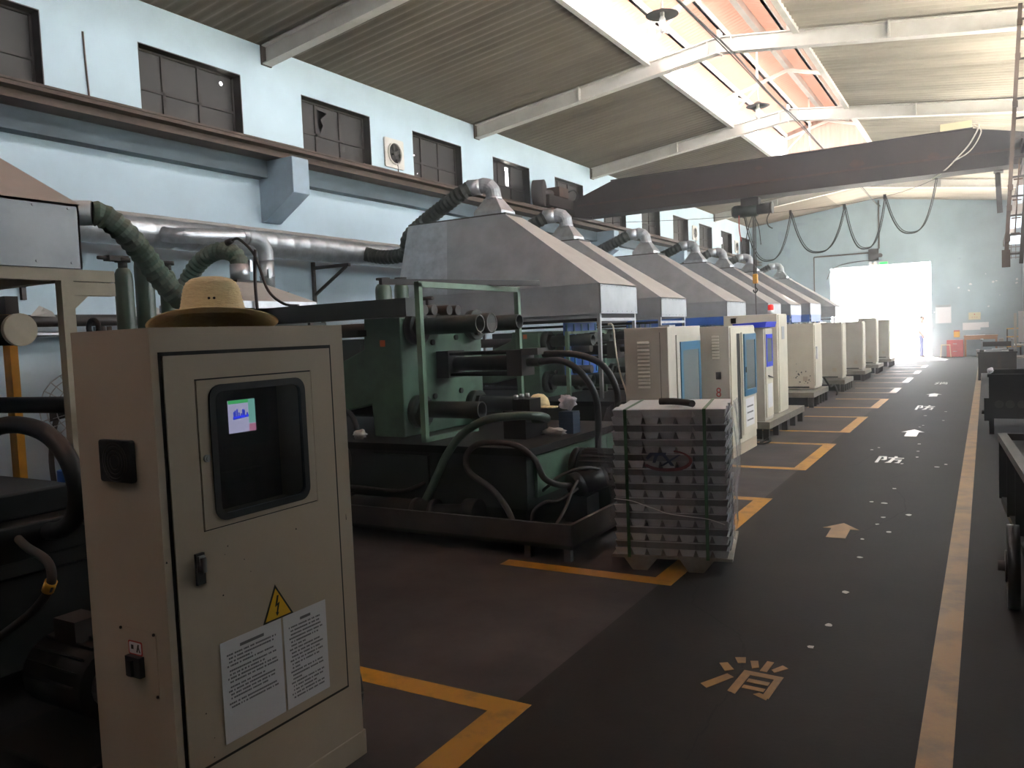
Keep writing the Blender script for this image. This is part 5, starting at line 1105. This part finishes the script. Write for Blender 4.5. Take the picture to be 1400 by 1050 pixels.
# ------------------------------------------------------------------ high-bay lamps
def bay_lamp(x, y, z, label):
    t = thing('high_bay_lamp', label, 'lamp', (x, y, z), 'disc lamps under the ridge')
    MB().cyl((x, y, z+.1), (x, y, zmon(RX)-.1), .02, n=10).build('stem', 'beam_white', t)
    MB().lathe([(.001, .09), (.05, .085), (.1, .05), (.25, .0), (.245, -.004), (.09, .04), (.001, .05)], (x, y, z), n=32).build('shade', 'lamp_shade', t)
    MB().cyl((x, y, z+.04), (x, y, z-.02), .035, n=12).build('socket', 'beam_white', t); MB().lathe([(.03, -.02), (.05, -.06), (.055, -.2), (.04, -.26), (.001, -.28)], (x, y, z), n=16).build('bulb', 'bulb', t)
bay_lamp(-4.24, 12.15, 6.45, 'dark disc-shaped lamp under the ridge, second from the crane')
bay_lamp(-4.24, 18.15, 6.40, 'dark disc-shaped lamp under the ridge just before the crane')
bay_lamp(-4.24, 24.15, 6.40, 'dark disc-shaped lamp under the ridge beyond the crane')
# ------------------------------------------------------------------ end wall fittings
Yw = YE
t = thing('wall_junction_box', 'dark electrical box with conduits above the doorway', 'electrical box', (-4.25, Yw, 4.4))
MB().box((-4.45, Yw-.16, 4.28), (-4.05, Yw, 4.80)).build('box', 'grease_brown', t)
MB().box((-4.06, Yw-.05, 4.8), (-4.0, Yw, 6.9)).build('conduit', 'rail_brown', t); MB().box((-6.75, Yw-.04, 4.62), (-4.45, Yw, 4.68)).build('conduit', 'rail_brown', t)
MB().box((-6.78, Yw-.04, 2.6), (-6.73, Yw, 4.65)).build('conduit', 'rail_brown', t)
MB().tube([(-4.44, Yw-.06, 4.31), (-5.0, Yw-.06, 4.29), (-5.6, Yw-.06, 4.2), (-6.0, Yw-.06, 4.0), (-6.2, Yw-.06, 3.6)], .02, 8).build('cable', 'rubber_dust', t)
MB().cyl((-3.98, Yw-.16, 4.5), (-3.98, Yw-.02, 4.5), .09, n=14).build('horn', 'rail_brown', t)
t = thing('emergency_light', 'twin-head emergency light above the doorway', 'light', (-4.3, Yw, 4.12))
MB().box((-4.42, Yw-.1, 4.10), (-4.12, Yw, 4.2)).build('case', 'beam_white', t)
for x in (-4.38, -4.18): MB().cyl((x, Yw-.16, 4.18), (x, Yw-.06, 4.2), .065, n=14).build('lamp_head', 'paper', t)
t = thing('exit_sign', 'small lit green exit sign above the doorway', 'sign', (-3.85, Yw, 4.12)); MB().box((-4.03, Yw-.05, 4.10), (-3.68, Yw, 4.22)).build('case', 'beam_white', t); MB().box((-4.01, Yw-.056, 4.115), (-3.7, Yw-.05, 4.205)).build('face', 'green_sign', t)
t = thing('wall_calendar', 'large white wall calendar with a dark header by the doorway', 'calendar', (-1.55, Yw, 1.8)); MB().box((-1.86, Yw-.02, 1.42), (-1.27, Yw, 2.12)).build('sheet', 'paper', t); MB().box((-1.84, Yw-.03, 2.10), (-1.29, Yw, 2.2)).build('header', 'mauve' if 'mauve' in MATS else 'galv_dull', t)
t = thing('fuse_box', 'cream fuse box with red buttons on the blue end wall', 'electrical box', (-.4, Yw, 1.65)); b = MB().box((-.63, Yw-.14, 1.52), (-.19, Yw, 1.82)).build('case', 'box_cream', t, bevel=.01)
MB().cyl((-.41, Yw-.14, 1.74), (-.41, Yw-.16, 1.74), .025).build('button', 'red_paint', t)
for k in range(3): MB().cyl((-.5+.09*k, Yw-.14, 1.62), (-.5+.09*k, Yw-.155, 1.62), .015).build('button', 'red_paint', t)
tag(MB().box((-.85, Yw-.008, 1.09), (-.2, Yw, 1.40)).box((-.2, Yw-.008, 1.18), (.1, Yw, 1.40)).build('wall_notice', 'paper'), 'wide white paper notice taped above the wooden desk', 'notice')
t = thing('wall_poster', 'small yellow poster with a red top edge on the end wall', 'poster', (-1.07, Yw, .95)); MB().box((-1.18, Yw-.008, .80), (-.96, Yw, 1.04)).build('sheet', 'sign_yellow', t); MB().box((-1.18, Yw-.009, 1.04), (-.96, Yw, 1.10)).build('header', 'red_paint', t)
t = thing('tool_cabinet', 'low red drawer cabinet beside the wooden desk', 'cabinet', (-1.1, 38.6, 0)); b = MB().box((-1.43, 38.35, 0), (-.82, 38.85, .70)).build('body', 'red_paint', t, bevel=.01)
for z in (.06, .37): d = MB().box((-1.40, 38.335, z), (-.85, 38.35, z+.27)).build('drawer', 'red_paint', t); MB().box((-1.2, 38.31, z+.16), (-1.05, 38.335, z+.19)).build('handle', 'galv', d)
t = thing('wooden_desk', 'wooden desk with papers on top against the end wall', 'desk', (-.2, 38.6, 0)); MB().box((-.8, 38.3, .82), (.42, 38.9, .87)).build('top', 'wood', t); MB().box((-.78, 38.32, .70), (.40, 38.36, .82)).build('apron', 'wood', t)
for x in (-.75, .36):
    for y in (38.34, 38.86): MB().box((x-.035, y-.035, 0), (x+.035, y+.035, .82)).build('leg', 'wood', t)
for x, y, r, lab in ((-.55, 38.5, .2, 'loose white paper at the left end of the desk'), (-.2, 38.55, -.3, 'loose white paper sheets in the middle of the desk')):
    o = MB().box((-.15, -.1, 0), (.15, .1, .02)).build('paper_sheet', 'paper'); o.location = (x, y, .87); o.rotation_euler = (0, 0, r); tag(o, lab, 'paper', 'papers on the desk')
t = thing('metal_stool', 'metal stool in front of the red drawer cabinet', 'stool', (-1.45, 38.0, 0)); MB().box((-1.62, 37.85, .50), (-1.28, 38.15, .53)).build('seat', 'box_cream', t)
for x in (-1.6, -1.3):
    for y in (37.87, 38.13): MB().bar((x, y, .5), (x + (.04 if x > -1.4 else -.04), y, 0), .025).build('leg', 'box_cream', t)
t = thing('cardboard_box', 'small cardboard box on the floor under the desk', 'box', (-.2, 38.1, 0)); MB().box((-.35, 38.0, 0), (-.1, 38.25, .28)).build('body', 'hood_dust', t); MB().box((-.36, 37.95, .27), (-.22, 38.3, .29)).build('flap', 'paper', t)
t = thing('stacked_rack', 'small dark shelf rack with yellow edges by the end wall', 'rack', (1.0, 38.5, 0))
for z in (.35, .75, 1.08): MB().box((.72, 38.3, z), (1.22, 38.8, z+.04)).build('shelf', 'grease_brown', t); MB().box((.72, 38.28, z), (1.22, 38.30, z+.04)).build('shelf_edge', 'sign_yellow', t)
for x in (.74, 1.2): MB().box((x-.02, 38.3, 0), (x+.02, 38.34, 1.1)).build('post', 'grease', t); MB().box((x-.02, 38.76, 0), (x+.02, 38.8, 1.1)).build('post', 'grease', t)
tag(MB().box((.45, 38.3, 0), (.62, 38.7, .72)).build('carton', 'hood_dust', bevel=.01), 'tall narrow carton standing beside the dark rack', 'carton')
random.seed(44)
m = MB()
for (u, v, a) in ((-1.0, 2.9, .07), (-.55, 3.0, .08), (-.62, 2.75, .06), (.1, 2.05, .05), (.25, 3.05, .07), (.38, 3.08, .05), (1.1, 3.1, .07), (1.08, 2.95, .06), (.0, 3.4, .03), (-1.9, 1.9, .05), (.5, 2.5, .03)):
    m.prism([(u + a*random.uniform(.4, 1.2)*math.cos(k*PI/3), v + .8*a*random.uniform(.4, 1.2)*math.sin(k*PI/3)) for k in range(6)], FY(Yw), .002)
m.build('paint_chip', 'paper', bpy.data.objects['wall_end'])
m = MB()
for (u, v, a, b) in ((-8.2, 5.6, .3, .5), (-7.9, 5.0, .22, .4), (-7.5, 6.2, .5, .12), (-8.6, 4.2, .1, .3), (-6.2, 3.4, .12, .25), (-6.6, 6.35, .4, .1), (-.95, 4.1, .08, .05)):
    m.prism([(u + a*random.uniform(.3, 1.1)*math.cos(k*PI/7), v + b*random.uniform(.3, 1.1)*math.sin(k*PI/7)) for k in range(14)], FY(Yw), .001)
m.build('grime_patch', 'corbel_blue', bpy.data.objects['wall_end'])
# ------------------------------------------------------------------ carts and bins on the right of the aisle
def cart_box(label, x0, x1, y0, y1, z0, z1, matn, lip='tray_metal', legs=True, wheels=False):
    t = thing('steel_cart', label, 'cart', ((x0+x1)/2, (y0+y1)/2, 0)); th = .02
    MB().box((x0, y0, z0), (x1, y0+th, z1)).build('side_panel', matn, t); MB().box((x0, y1-th, z0), (x1, y1, z1)).build('side_panel', matn, t)
    MB().box((x0, y0+th, z0), (x0+th, y1-th, z1)).build('side_panel', matn, t); MB().box((x1-th, y0+th, z0), (x1, y1-th, z1)).build('side_panel', matn, t); MB().box((x0+th, y0+th, z0), (x1-th, y1-th, z0+.02)).build('base', 'grease', t)
    for q in (((x0-.02, y0-.02, z1-.03), (x1+.02, y0+.03, z1+.01)), ((x0-.02, y1-.03, z1-.03), (x1+.02, y1+.02, z1+.01)), ((x0-.02, y0+.03, z1-.03), (x0+.03, y1-.03, z1+.01)), ((x1-.03, y0+.03, z1-.03), (x1+.02, y1-.03, z1+.01))): MB().box(*q).build('rim', lip, t)
    if legs:
        for x in (x0+.03, x1-.03):
            for y in (y0+.03, y1-.03): MB().box((x-.03, y-.03, 0), (x+.03, y+.03, z0)).build('leg', lip, t)
    return t
t = cart_box('black open steel bin on legs standing beside the yellow aisle line', .03, 1.05, 13.0, 14.2, .22, .83, 'grease', 'grease')
MB().box((-.03, 13.05, .18), (.03, 13.15, .5)).build('hinge_bracket', 'grease', t); MB().cyl((-.06, 13.1, .30), (-.03, 13.1, .30), .03).build('pivot', 'grease_brown', t)
for x in (.15, .28, .42, .55): MB().cyl((x, 12.995, .42), (x, 13.0, .42), .055, n=16).build('dent_disc', 'rubber_dust', t)
crumpled('rag', (.05, 13.1, .84), .04, 'rag', 'white rag on the corner of the black steel bin', 'rag', (1, 1, .9), 15)
t = cart_box('grey dented scrap cart heaped with offcuts near the end wall', -.18, .66, 23.9, 25.4, .19, .72, 'tray_metal', 'rubber_dust')
MB().box((.25, 23.89, .22), (.32, 23.9, .70)).build('brown_stripe', 'rail_brown', t)
for x in (-.1, .6): MB().box((x-.02, 25.38, .72), (x+.02, 25.42, .98)).cyl((x, 25.4, .98), (x, 25.4, 1.04), .035, n=10).build('handle_post', 'galv', t)
MB().box((-.1, 25.39, .82), (.6, 25.41, .95)).build('back_board', 'crane_brown', t)
random.seed(17)
for k in range(9):
    a = random.uniform(-.18, .18); o = MB().bar((-.16, 0, 0), (.16, 0, .03), .05, .02).build('metal_offcut', 'galv')
    o.rotation_euler = (random.uniform(-.12, .12), random.uniform(.0, .16), a); mr = o.rotation_euler.to_matrix()
    o.location = (random.uniform(.12, .33), 24.16 + .125*k, .739 - min((mr @ v.co).z for v in o.data.vertices))
    tag(o, 'bright metal offcut lying in the grey scrap cart', 'offcut', 'offcuts in the scrap cart')
tag(MB().box((-.05, 24.1, .215), (.5, 25.2, .74)).build('scrap_load', 'galv_dull'), 'grey metal scrap filling the dented cart', 'scrap')
t = thing('steel_shelving', 'pale shelving unit with hanging papers by the aisle-side wall', 'shelf', (1.0, 28, 0))
for z in (.4, .75): MB().box((.72, 27.4, z), (1.25, 28.6, z+.03)).build('shelf', 'beam_white', t)
for y in (27.42, 28.58): MB().box((.72, y-.02, 0), (.76, y+.02, 1.7)).build('post', 'beam_white', t); MB().box((1.21, y-.02, 0), (1.25, y+.02, 1.7)).build('post', 'beam_white', t)
MB().box((.80, 27.38, .85), (1.2, 27.4, 1.75)).build('hung_sheet', 'paper', t)
# near hand cart with a big wheel
ct = thing('hand_cart', 'dark steel hand cart with a spoked side frame and large wheel', 'cart', (.45, 5.8, 0))
A0, A1 = V(.10, 7.05, .74), V(.235, 4.75, .74); A2, A3 = V(1.05, 7.1, .74), V(1.18, 4.8, .74)
MB().bar(A0, A1, .06, .05).build('top_rail', 'tray_metal', ct); MB().bar(A2, A3, .06, .05).build('top_rail', 'tray_metal', ct); MB().bar(A0, A2, .05).build('cross_rail', 'tray_metal', ct); MB().bar(A1, A3, .05).build('cross_rail', 'tray_metal', ct)
for f in (0.02, .3, .55, .78, .98):
    p = A0.lerp(A1, f); MB().bar(p, V(p.x, p.y, .28), .05, .03).build('upright', 'grease', ct); q = A2.lerp(A3, f); MB().bar(q, V(q.x, q.y, .28), .05, .03).build('upright', 'grease', ct)
MB().hexa([V(.09, 7.06, .24), V(1.06, 7.1, .24), V(1.19, 4.78, .24), V(.22, 4.74, .24), V(.09, 7.06, .29), V(1.06, 7.1, .29), V(1.19, 4.78, .29), V(.22, 4.74, .29)]).build('deck', 'grease', ct)
for x, s_ in ((.125, -1), (1.2, 1)):
    wc = V(x, 5.25, .235); wh = MB(); wh.cyl(wc - V(.03, 0, 0), wc + V(.03, 0, 0), .235, n=32).build('wheel', 'rubber', ct)
    MB().cyl(wc + V(s_*.075, 0, 0), wc, .03, n=12).cyl(wc + V(s_*.04, 0, 0), wc + V(s_*.03, 0, 0), .09, n=20).build('axle', 'grease_brown', ct)
MB().cyl((.95, 6.8, .1), (1.0, 6.8, .1), .1, n=20).build('castor', 'rubber', ct); MB().cyl((.30, 6.8, .1), (.35, 6.8, .1), .1, n=20).build('castor', 'rubber', ct); MB().box((.29, 6.76, .1), (.36, 6.84, .25)).box((.94, 6.76, .1), (1.01, 6.84, .25)).build('castor_fork', 'grease', ct)
# ------------------------------------------------------------------ near left machine seen beside the cabinet
proto2 = dup(proto, (-5.55, 2.35, 0), 'dark greasy machine beside the near control cabinet')
for c in list(proto2.children):
    if c.name.split('.')[0] not in ('bed', 'bed_top', 'foot'):
        for g_ in list(c.children): bpy.data.objects.remove(g_)
        bpy.data.objects.remove(c)
del proto2['group']
for c in proto2.children_recursive:
    c.data = c.data.copy(); c.data.materials[0] = MATS['grease']
t = thing('yellow_post', 'narrow yellow painted post at the back of the near machine', 'post', (-5.83, 3.35, 0)); MB().box((-6.64, 3.42, 0), (-6.54, 3.48, 2.05)).build('upright', 'yellow_paint', t); MB().box((-6.62, 3.40, 1.98), (-6.52, 3.5, 2.12)).build('cap_block', 'grease_brown', t); MB().box((-6.68, 3.38, 0), (-6.50, 3.52, .03)).build('foot_plate', 'yellow_paint', t)
t = thing('end_capped_cylinder', 'horizontal cylinder with a round cream end cap', 'cylinder', (-5.6, 3.0, 1.8)); MB().cyl((-7.2, 2.98, 1.86), (-5.62, 3.0, 1.83), .105, n=24).build('body', 'grease', t); MB().cyl((-5.62, 3.0, 1.83), (-5.58, 3.0, 1.83), .11, n=28).build('end_cap', 'beige_tube', t); MB().box((-6.9, 2.9, .76), (-6.8, 3.05, 1.76)).build('support', 'grease', t)
fan = thing('pedestal_fan', 'wire cage pedestal fan standing behind the near cabinet', 'fan', (-7.6, 4.5, 0))
fc = V(-7.55, 4.6, 1.12); fd = V(.86, -.5, 0).normalized(); fu = V(0, 0, 1); fr_ = fd.cross(fu)
cg = MB()
for r in (.08, .16, .24, .32, .38): cg.tube([fc + fd*(.1*(1-(r/.4)**2)) + (fr_*math.cos(a) + fu*math.sin(a))*r for a in [2*PI*k/24 for k in range(25)]], .005, 5, 1)
for k in range(24):
    a = 2*PI*k/24; e = fr_*math.cos(a) + fu*math.sin(a); cg.tube([fc + fd*.1 + e*.03, fc + fd*.07 + e*.2, fc + e*.38, fc - fd*.08 + e*.3], .004, 5, 3)
cg.build('cage', 'steel', fan)
for k in range(3):
    a = 2*PI*k/3; e = fr_*math.cos(a) + fu*math.sin(a); f_ = fd.cross(e); MB().hexa([fc + e*.04 - f_*.05, fc + e*.3 - f_*.12, fc + e*.3 + f_*.1 + fd*.05, fc + e*.04 + f_*.05 + fd*.02] + [p + fd*.006 for p in (fc + e*.04 - f_*.05, fc + e*.3 - f_*.12, fc + e*.3 + f_*.1 + fd*.05, fc + e*.04 + f_*.05 + fd*.02)]).build('blade', 'grease', fan)
MB().cyl(fc - fd*.25, fc - fd*.02, .09, n=16).build('motor', 'grease', fan); MB().cyl(V(fc.x, fc.y, .02) - fd*.15, fc - fd*.15, .025, n=12).build('pole', 'grease', fan); MB().lathe([(.001, .05), (.06, .05), (.25, .015), (.26, 0), (.001, 0)], V(fc.x, fc.y, 0) - fd*.15, n=24).build('base', 'grease', fan)
hose([(-4.33, 2.0, 1.035), (-4.3, 2.0, 1.16), (-4.06, 2.0, 1.3), (-3.84, 2.0, 1.34), (-3.6, 2.0, 1.31), (-3.44, 2.0, 1.21), (-3.38, 2.0, 1.07), (-3.42, 2.0, .94), (-3.53, 2.0, .88), (-3.63, 2.0, .865)], .04, 'rubber', 'thick black hose arching over the near left machine')
braided = hose([(-3.685, 1.74, .40), (-3.6, 1.75, .47), (-3.33, 1.75, .62), (-3.19, 1.75, .74), (-3.21, 1.76, .83), (-3.43, 1.8, .86), (-3.63, 1.87, .86)], .018, 'rubber_dust', 'thin braided hose with a yellow band on the near left machine')
MB().cyl((-3.21, 1.75, .72), (-3.185, 1.752, .76), .024, n=12).build('hose_band', 'yellow_paint', braided)
hose([(-9.34, 6.0, 1.97), (-9.25, 5.9, 1.7), (-9.15, 5.6, 1.4), (-9.2, 5.3, 1.0), (-9.25, 5.2, .5), (-9.2, 5.2, .02)], .03, 'rubber_dust', 'grey hose drooping against the lower blue wall')
hose([(-6.32, 2.58, .76), (-6.32, 2.58, 1.2), (-6.2, 2.6, 1.34), (-5.4, 2.7, 1.35), (-4.5, 2.8, 1.35), (-3.35, 2.9, 1.35), (-3.15, 2.92, 1.22), (-3.12, 2.92, .9), (-3.12, 2.92, 0)], .05, 'grease', 'straight dark pipe across the near left machine', nm='cross_pipe')
t = thing('blue_can', 'open blue paint can with a white rag in it', 'can', (-4.75, 2.75, .76)); MB().pipe((-4.75, 2.78, .77), (-4.75, 2.78, .96), .075, .07).cyl((-4.75, 2.78, .76), (-4.75, 2.78, .775), .075).build('body', 'blue_paint', t)
crumpled('rag', (-4.75, 2.78, .88), .045, 'rag', 'white rag stuffed into the open blue can', 'rag', (1, 1, 1), 18)
t = thing('valve_manifold', 'dark valve manifold with bolts on the near left machine', 'valve', (-4.0, 2.1, .76)); MB().box((-4.5, 1.75, .76), (-3.62, 2.5, .92)).box((-4.4, 1.8, .92), (-3.75, 2.2, 1.04)).build('block', 'grease', t, bevel=.01)
for x in (-4.25, -4.08, -3.91): MB().cyl((x, 1.88, 1.04), (x, 1.88, 1.12), .035, n=6, smooth=False).build('bolt', 'tray_metal', t); MB().cyl((x, 1.75, .86), (x, 1.68, .86), .03, n=8).build('fitting', 'grease_brown', t)
t = thing('floor_pump', 'dark pump set with motor on the floor behind the near cabinet', 'pump', (-3.25, 1.95, 0))
MB().box((-3.5, 1.6, 0), (-2.85, 2.25, .12)).build('base', 'grease', t, bevel=.01); MB().cyl((-3.45, 1.9, .32), (-3.05, 1.9, .32), .15, n=20).build('motor', 'grease', t); MB().cyl((-3.05, 1.9, .32), (-2.9, 1.9, .32), .1, n=16).cyl((-3.5, 1.9, .32), (-3.45, 1.9, .32), .12, n=16).build('pump_head', 'grease_brown', t)
for k in range(9): a = PI*(.05 + .9*k/8); d = V(0, math.cos(a), math.sin(a)); p = V(-3.42, 1.9, .32) + d*.15; MB().bar(p, p + V(.33, 0, 0), .008, .03, up=d).build('fin', 'grease', t)
MB().box((-3.35, 1.84, .46), (-3.2, 1.96, .56)).build('terminal_box', 'grease_brown', t); MB().tube([(-2.95, 1.9, .42), (-2.95, 1.9, .7), (-3.05, 1.95, .95), (-3.3, 2.05, 1.0), (-3.5, 2.1, .9)], .025, 10).build('pipe', 'rubber', t)
for (x, y, lab) in ((-3.4, 2.6, 'dark gate valve casting on the floor beside the near left machine'),):
    t = thing('valve_casting', lab, 'valve', (x, y, 0)); MB().lathe([(.001, 0), (.12, 0), (.12, .03), (.06, .05), (.08, .14), (.08, .24), (.05, .3), (.03, .34), (.03, .42), (.001, .42)], (x, y, 0), n=18).build('body', 'grease', t); MB().lathe([(.07, .40), (.085, .41), (.07, .42), (.055, .41), (.07, .40)], (x, y, 0), n=18).build('handwheel', 'tray_metal', t)
# ------------------------------------------------------------------ person in the doorway
pt = thing('person', 'person in a white shirt and blue trousers standing sideways in the doorway', 'person', (-2.4, 38.9, 0))
def loft(mb, secs, n=16):
    """continuous surface through elliptical sections (centre, rx, ry)"""
    vs = []; fs = []
    for (c, rx, ry) in secs: vs += [V(c[0] + rx*math.cos(2*PI*k/n), c[1] + ry*math.sin(2*PI*k/n), c[2]) for k in range(n)]
    for i in range(len(secs)-1): fs += [(i*n+k, i*n+(k+1) % n, (i+1)*n+(k+1) % n, (i+1)*n+k) for k in range(n)]
    fs += [tuple(range(n-1, -1, -1)), tuple(range((len(secs)-1)*n, len(secs)*n))]
    return mb.add(vs, fs, True)
PX, PY = -2.4, 38.9
def pp(x, y, z): return V(PX+x, PY+y, z)
# the person faces +X (side view from the hall); body, then clothes
body = MB()
loft(body, [(pp(.0, 0, .95), .115, .16), (pp(.01, 0, 1.1), .105, .145), (pp(.0, 0, 1.28), .12, .175), (pp(-.01, 0, 1.40), .10, .175), (pp(0, 0, 1.46), .06, .08), (pp(.015, 0, 1.50), .052, .055), (pp(.03, 0, 1.56), .07, .062), (pp(.035, 0, 1.64), .092, .074), (pp(.03, 0, 1.70), .092, .076), (pp(.015, 0, 1.755), .07, .06), (pp(.01, 0, 1.775), .025, .022)])
body.prism([(PX+.118, 1.66), (PX+.142, 1.615), (PX+.118, 1.61)], lambda u, v, w_: (u, PY-.012+w_, v), .024)
for s_ in (-1, 1): body.ball(pp(.02, s_*.078, 1.645), .018, 8, 6, (1, .4, 1.5))
body.tube([pp(-.02, -.17, 1.38), pp(-.06, -.2, 1.22), pp(-.08, -.2, 1.1), pp(-.02, -.19, 1.0), pp(.05, -.17, .92)], lambda f: .05-.02*f, 10, 4); body.tube([pp(-.02, .17, 1.38), pp(-.06, .2, 1.22), pp(-.08, .2, 1.1), pp(-.02, .19, 1.0), pp(.05, .17, .92)], lambda f: .05-.02*f, 10, 4)
for s_ in (-1, 1):
    hp_ = pp(.06, s_*.17, .90); body.ball(hp_, .035, 10, 6, (.7, .45, 1.2))
    for k, L in enumerate((.06, .07, .068, .055)): q = hp_ + V(-.02+.013*k, 0, -.03); body.tube([q, q + V(.008, 0, -L*.6), q + V(.02, 0, -L)], .008, 6, 2)
    q = hp_ + V(.025, 0, 0); body.tube([q, q + V(.025, 0, -.015), q + V(.03, 0, -.04)], .009, 6, 2)
body.build('body', 'skin', pt)
sh = MB(); loft(sh, [(pp(.0, 0, .92), .145, .185), (pp(.01, 0, 1.08), .13, .17), (pp(.0, 0, 1.28), .14, .195), (pp(-.01, 0, 1.40), .12, .19), (pp(0, 0, 1.47), .07, .09)])
for s_ in (-1, 1): sh.tube([pp(-.02, s_*.165, 1.40), pp(-.055, s_*.2, 1.26), pp(-.08, s_*.205, 1.12)], lambda f: .07-.008*f, 12, 4)
sh.build('shirt', 'shirt', pt)
tr_ = MB(); loft(tr_, [(pp(0, 0, .99), .13, .175), (pp(0, 0, .86), .135, .18), (pp(0, 0, .80), .12, .16)])
for s_, d in ((-1, .03), (1, -.04)): tr_.tube([pp(0, s_*.085, .9), pp(d*.5+.01, s_*.088, .5), pp(d, s_*.09, .07)], lambda f: .095-.038*f, 14, 5)
tr_.build('trousers', 'trousers', pt)
for s_, d in ((-1, .03), (1, -.04)): MB().ball(pp(d+.05, s_*.09, .045), .055, 12, 8, (2.1, .8, .8)).build('shoe', 'hair', pt)
hr = MB(); hr.ball(pp(.0, 0, 1.70), .09, 14, 8, (1.0, .9, .95)); hr.build('hair', 'hair', pt)
for s_ in (-1, 1): MB().ball(pp(.115, s_*.03, 1.655), .011, 8, 6).build('eye', 'hair', pt)
MB().box(pp(.115, -.022, 1.585), pp(.122, .022, 1.593)).build('mouth', 'red_paint', pt)
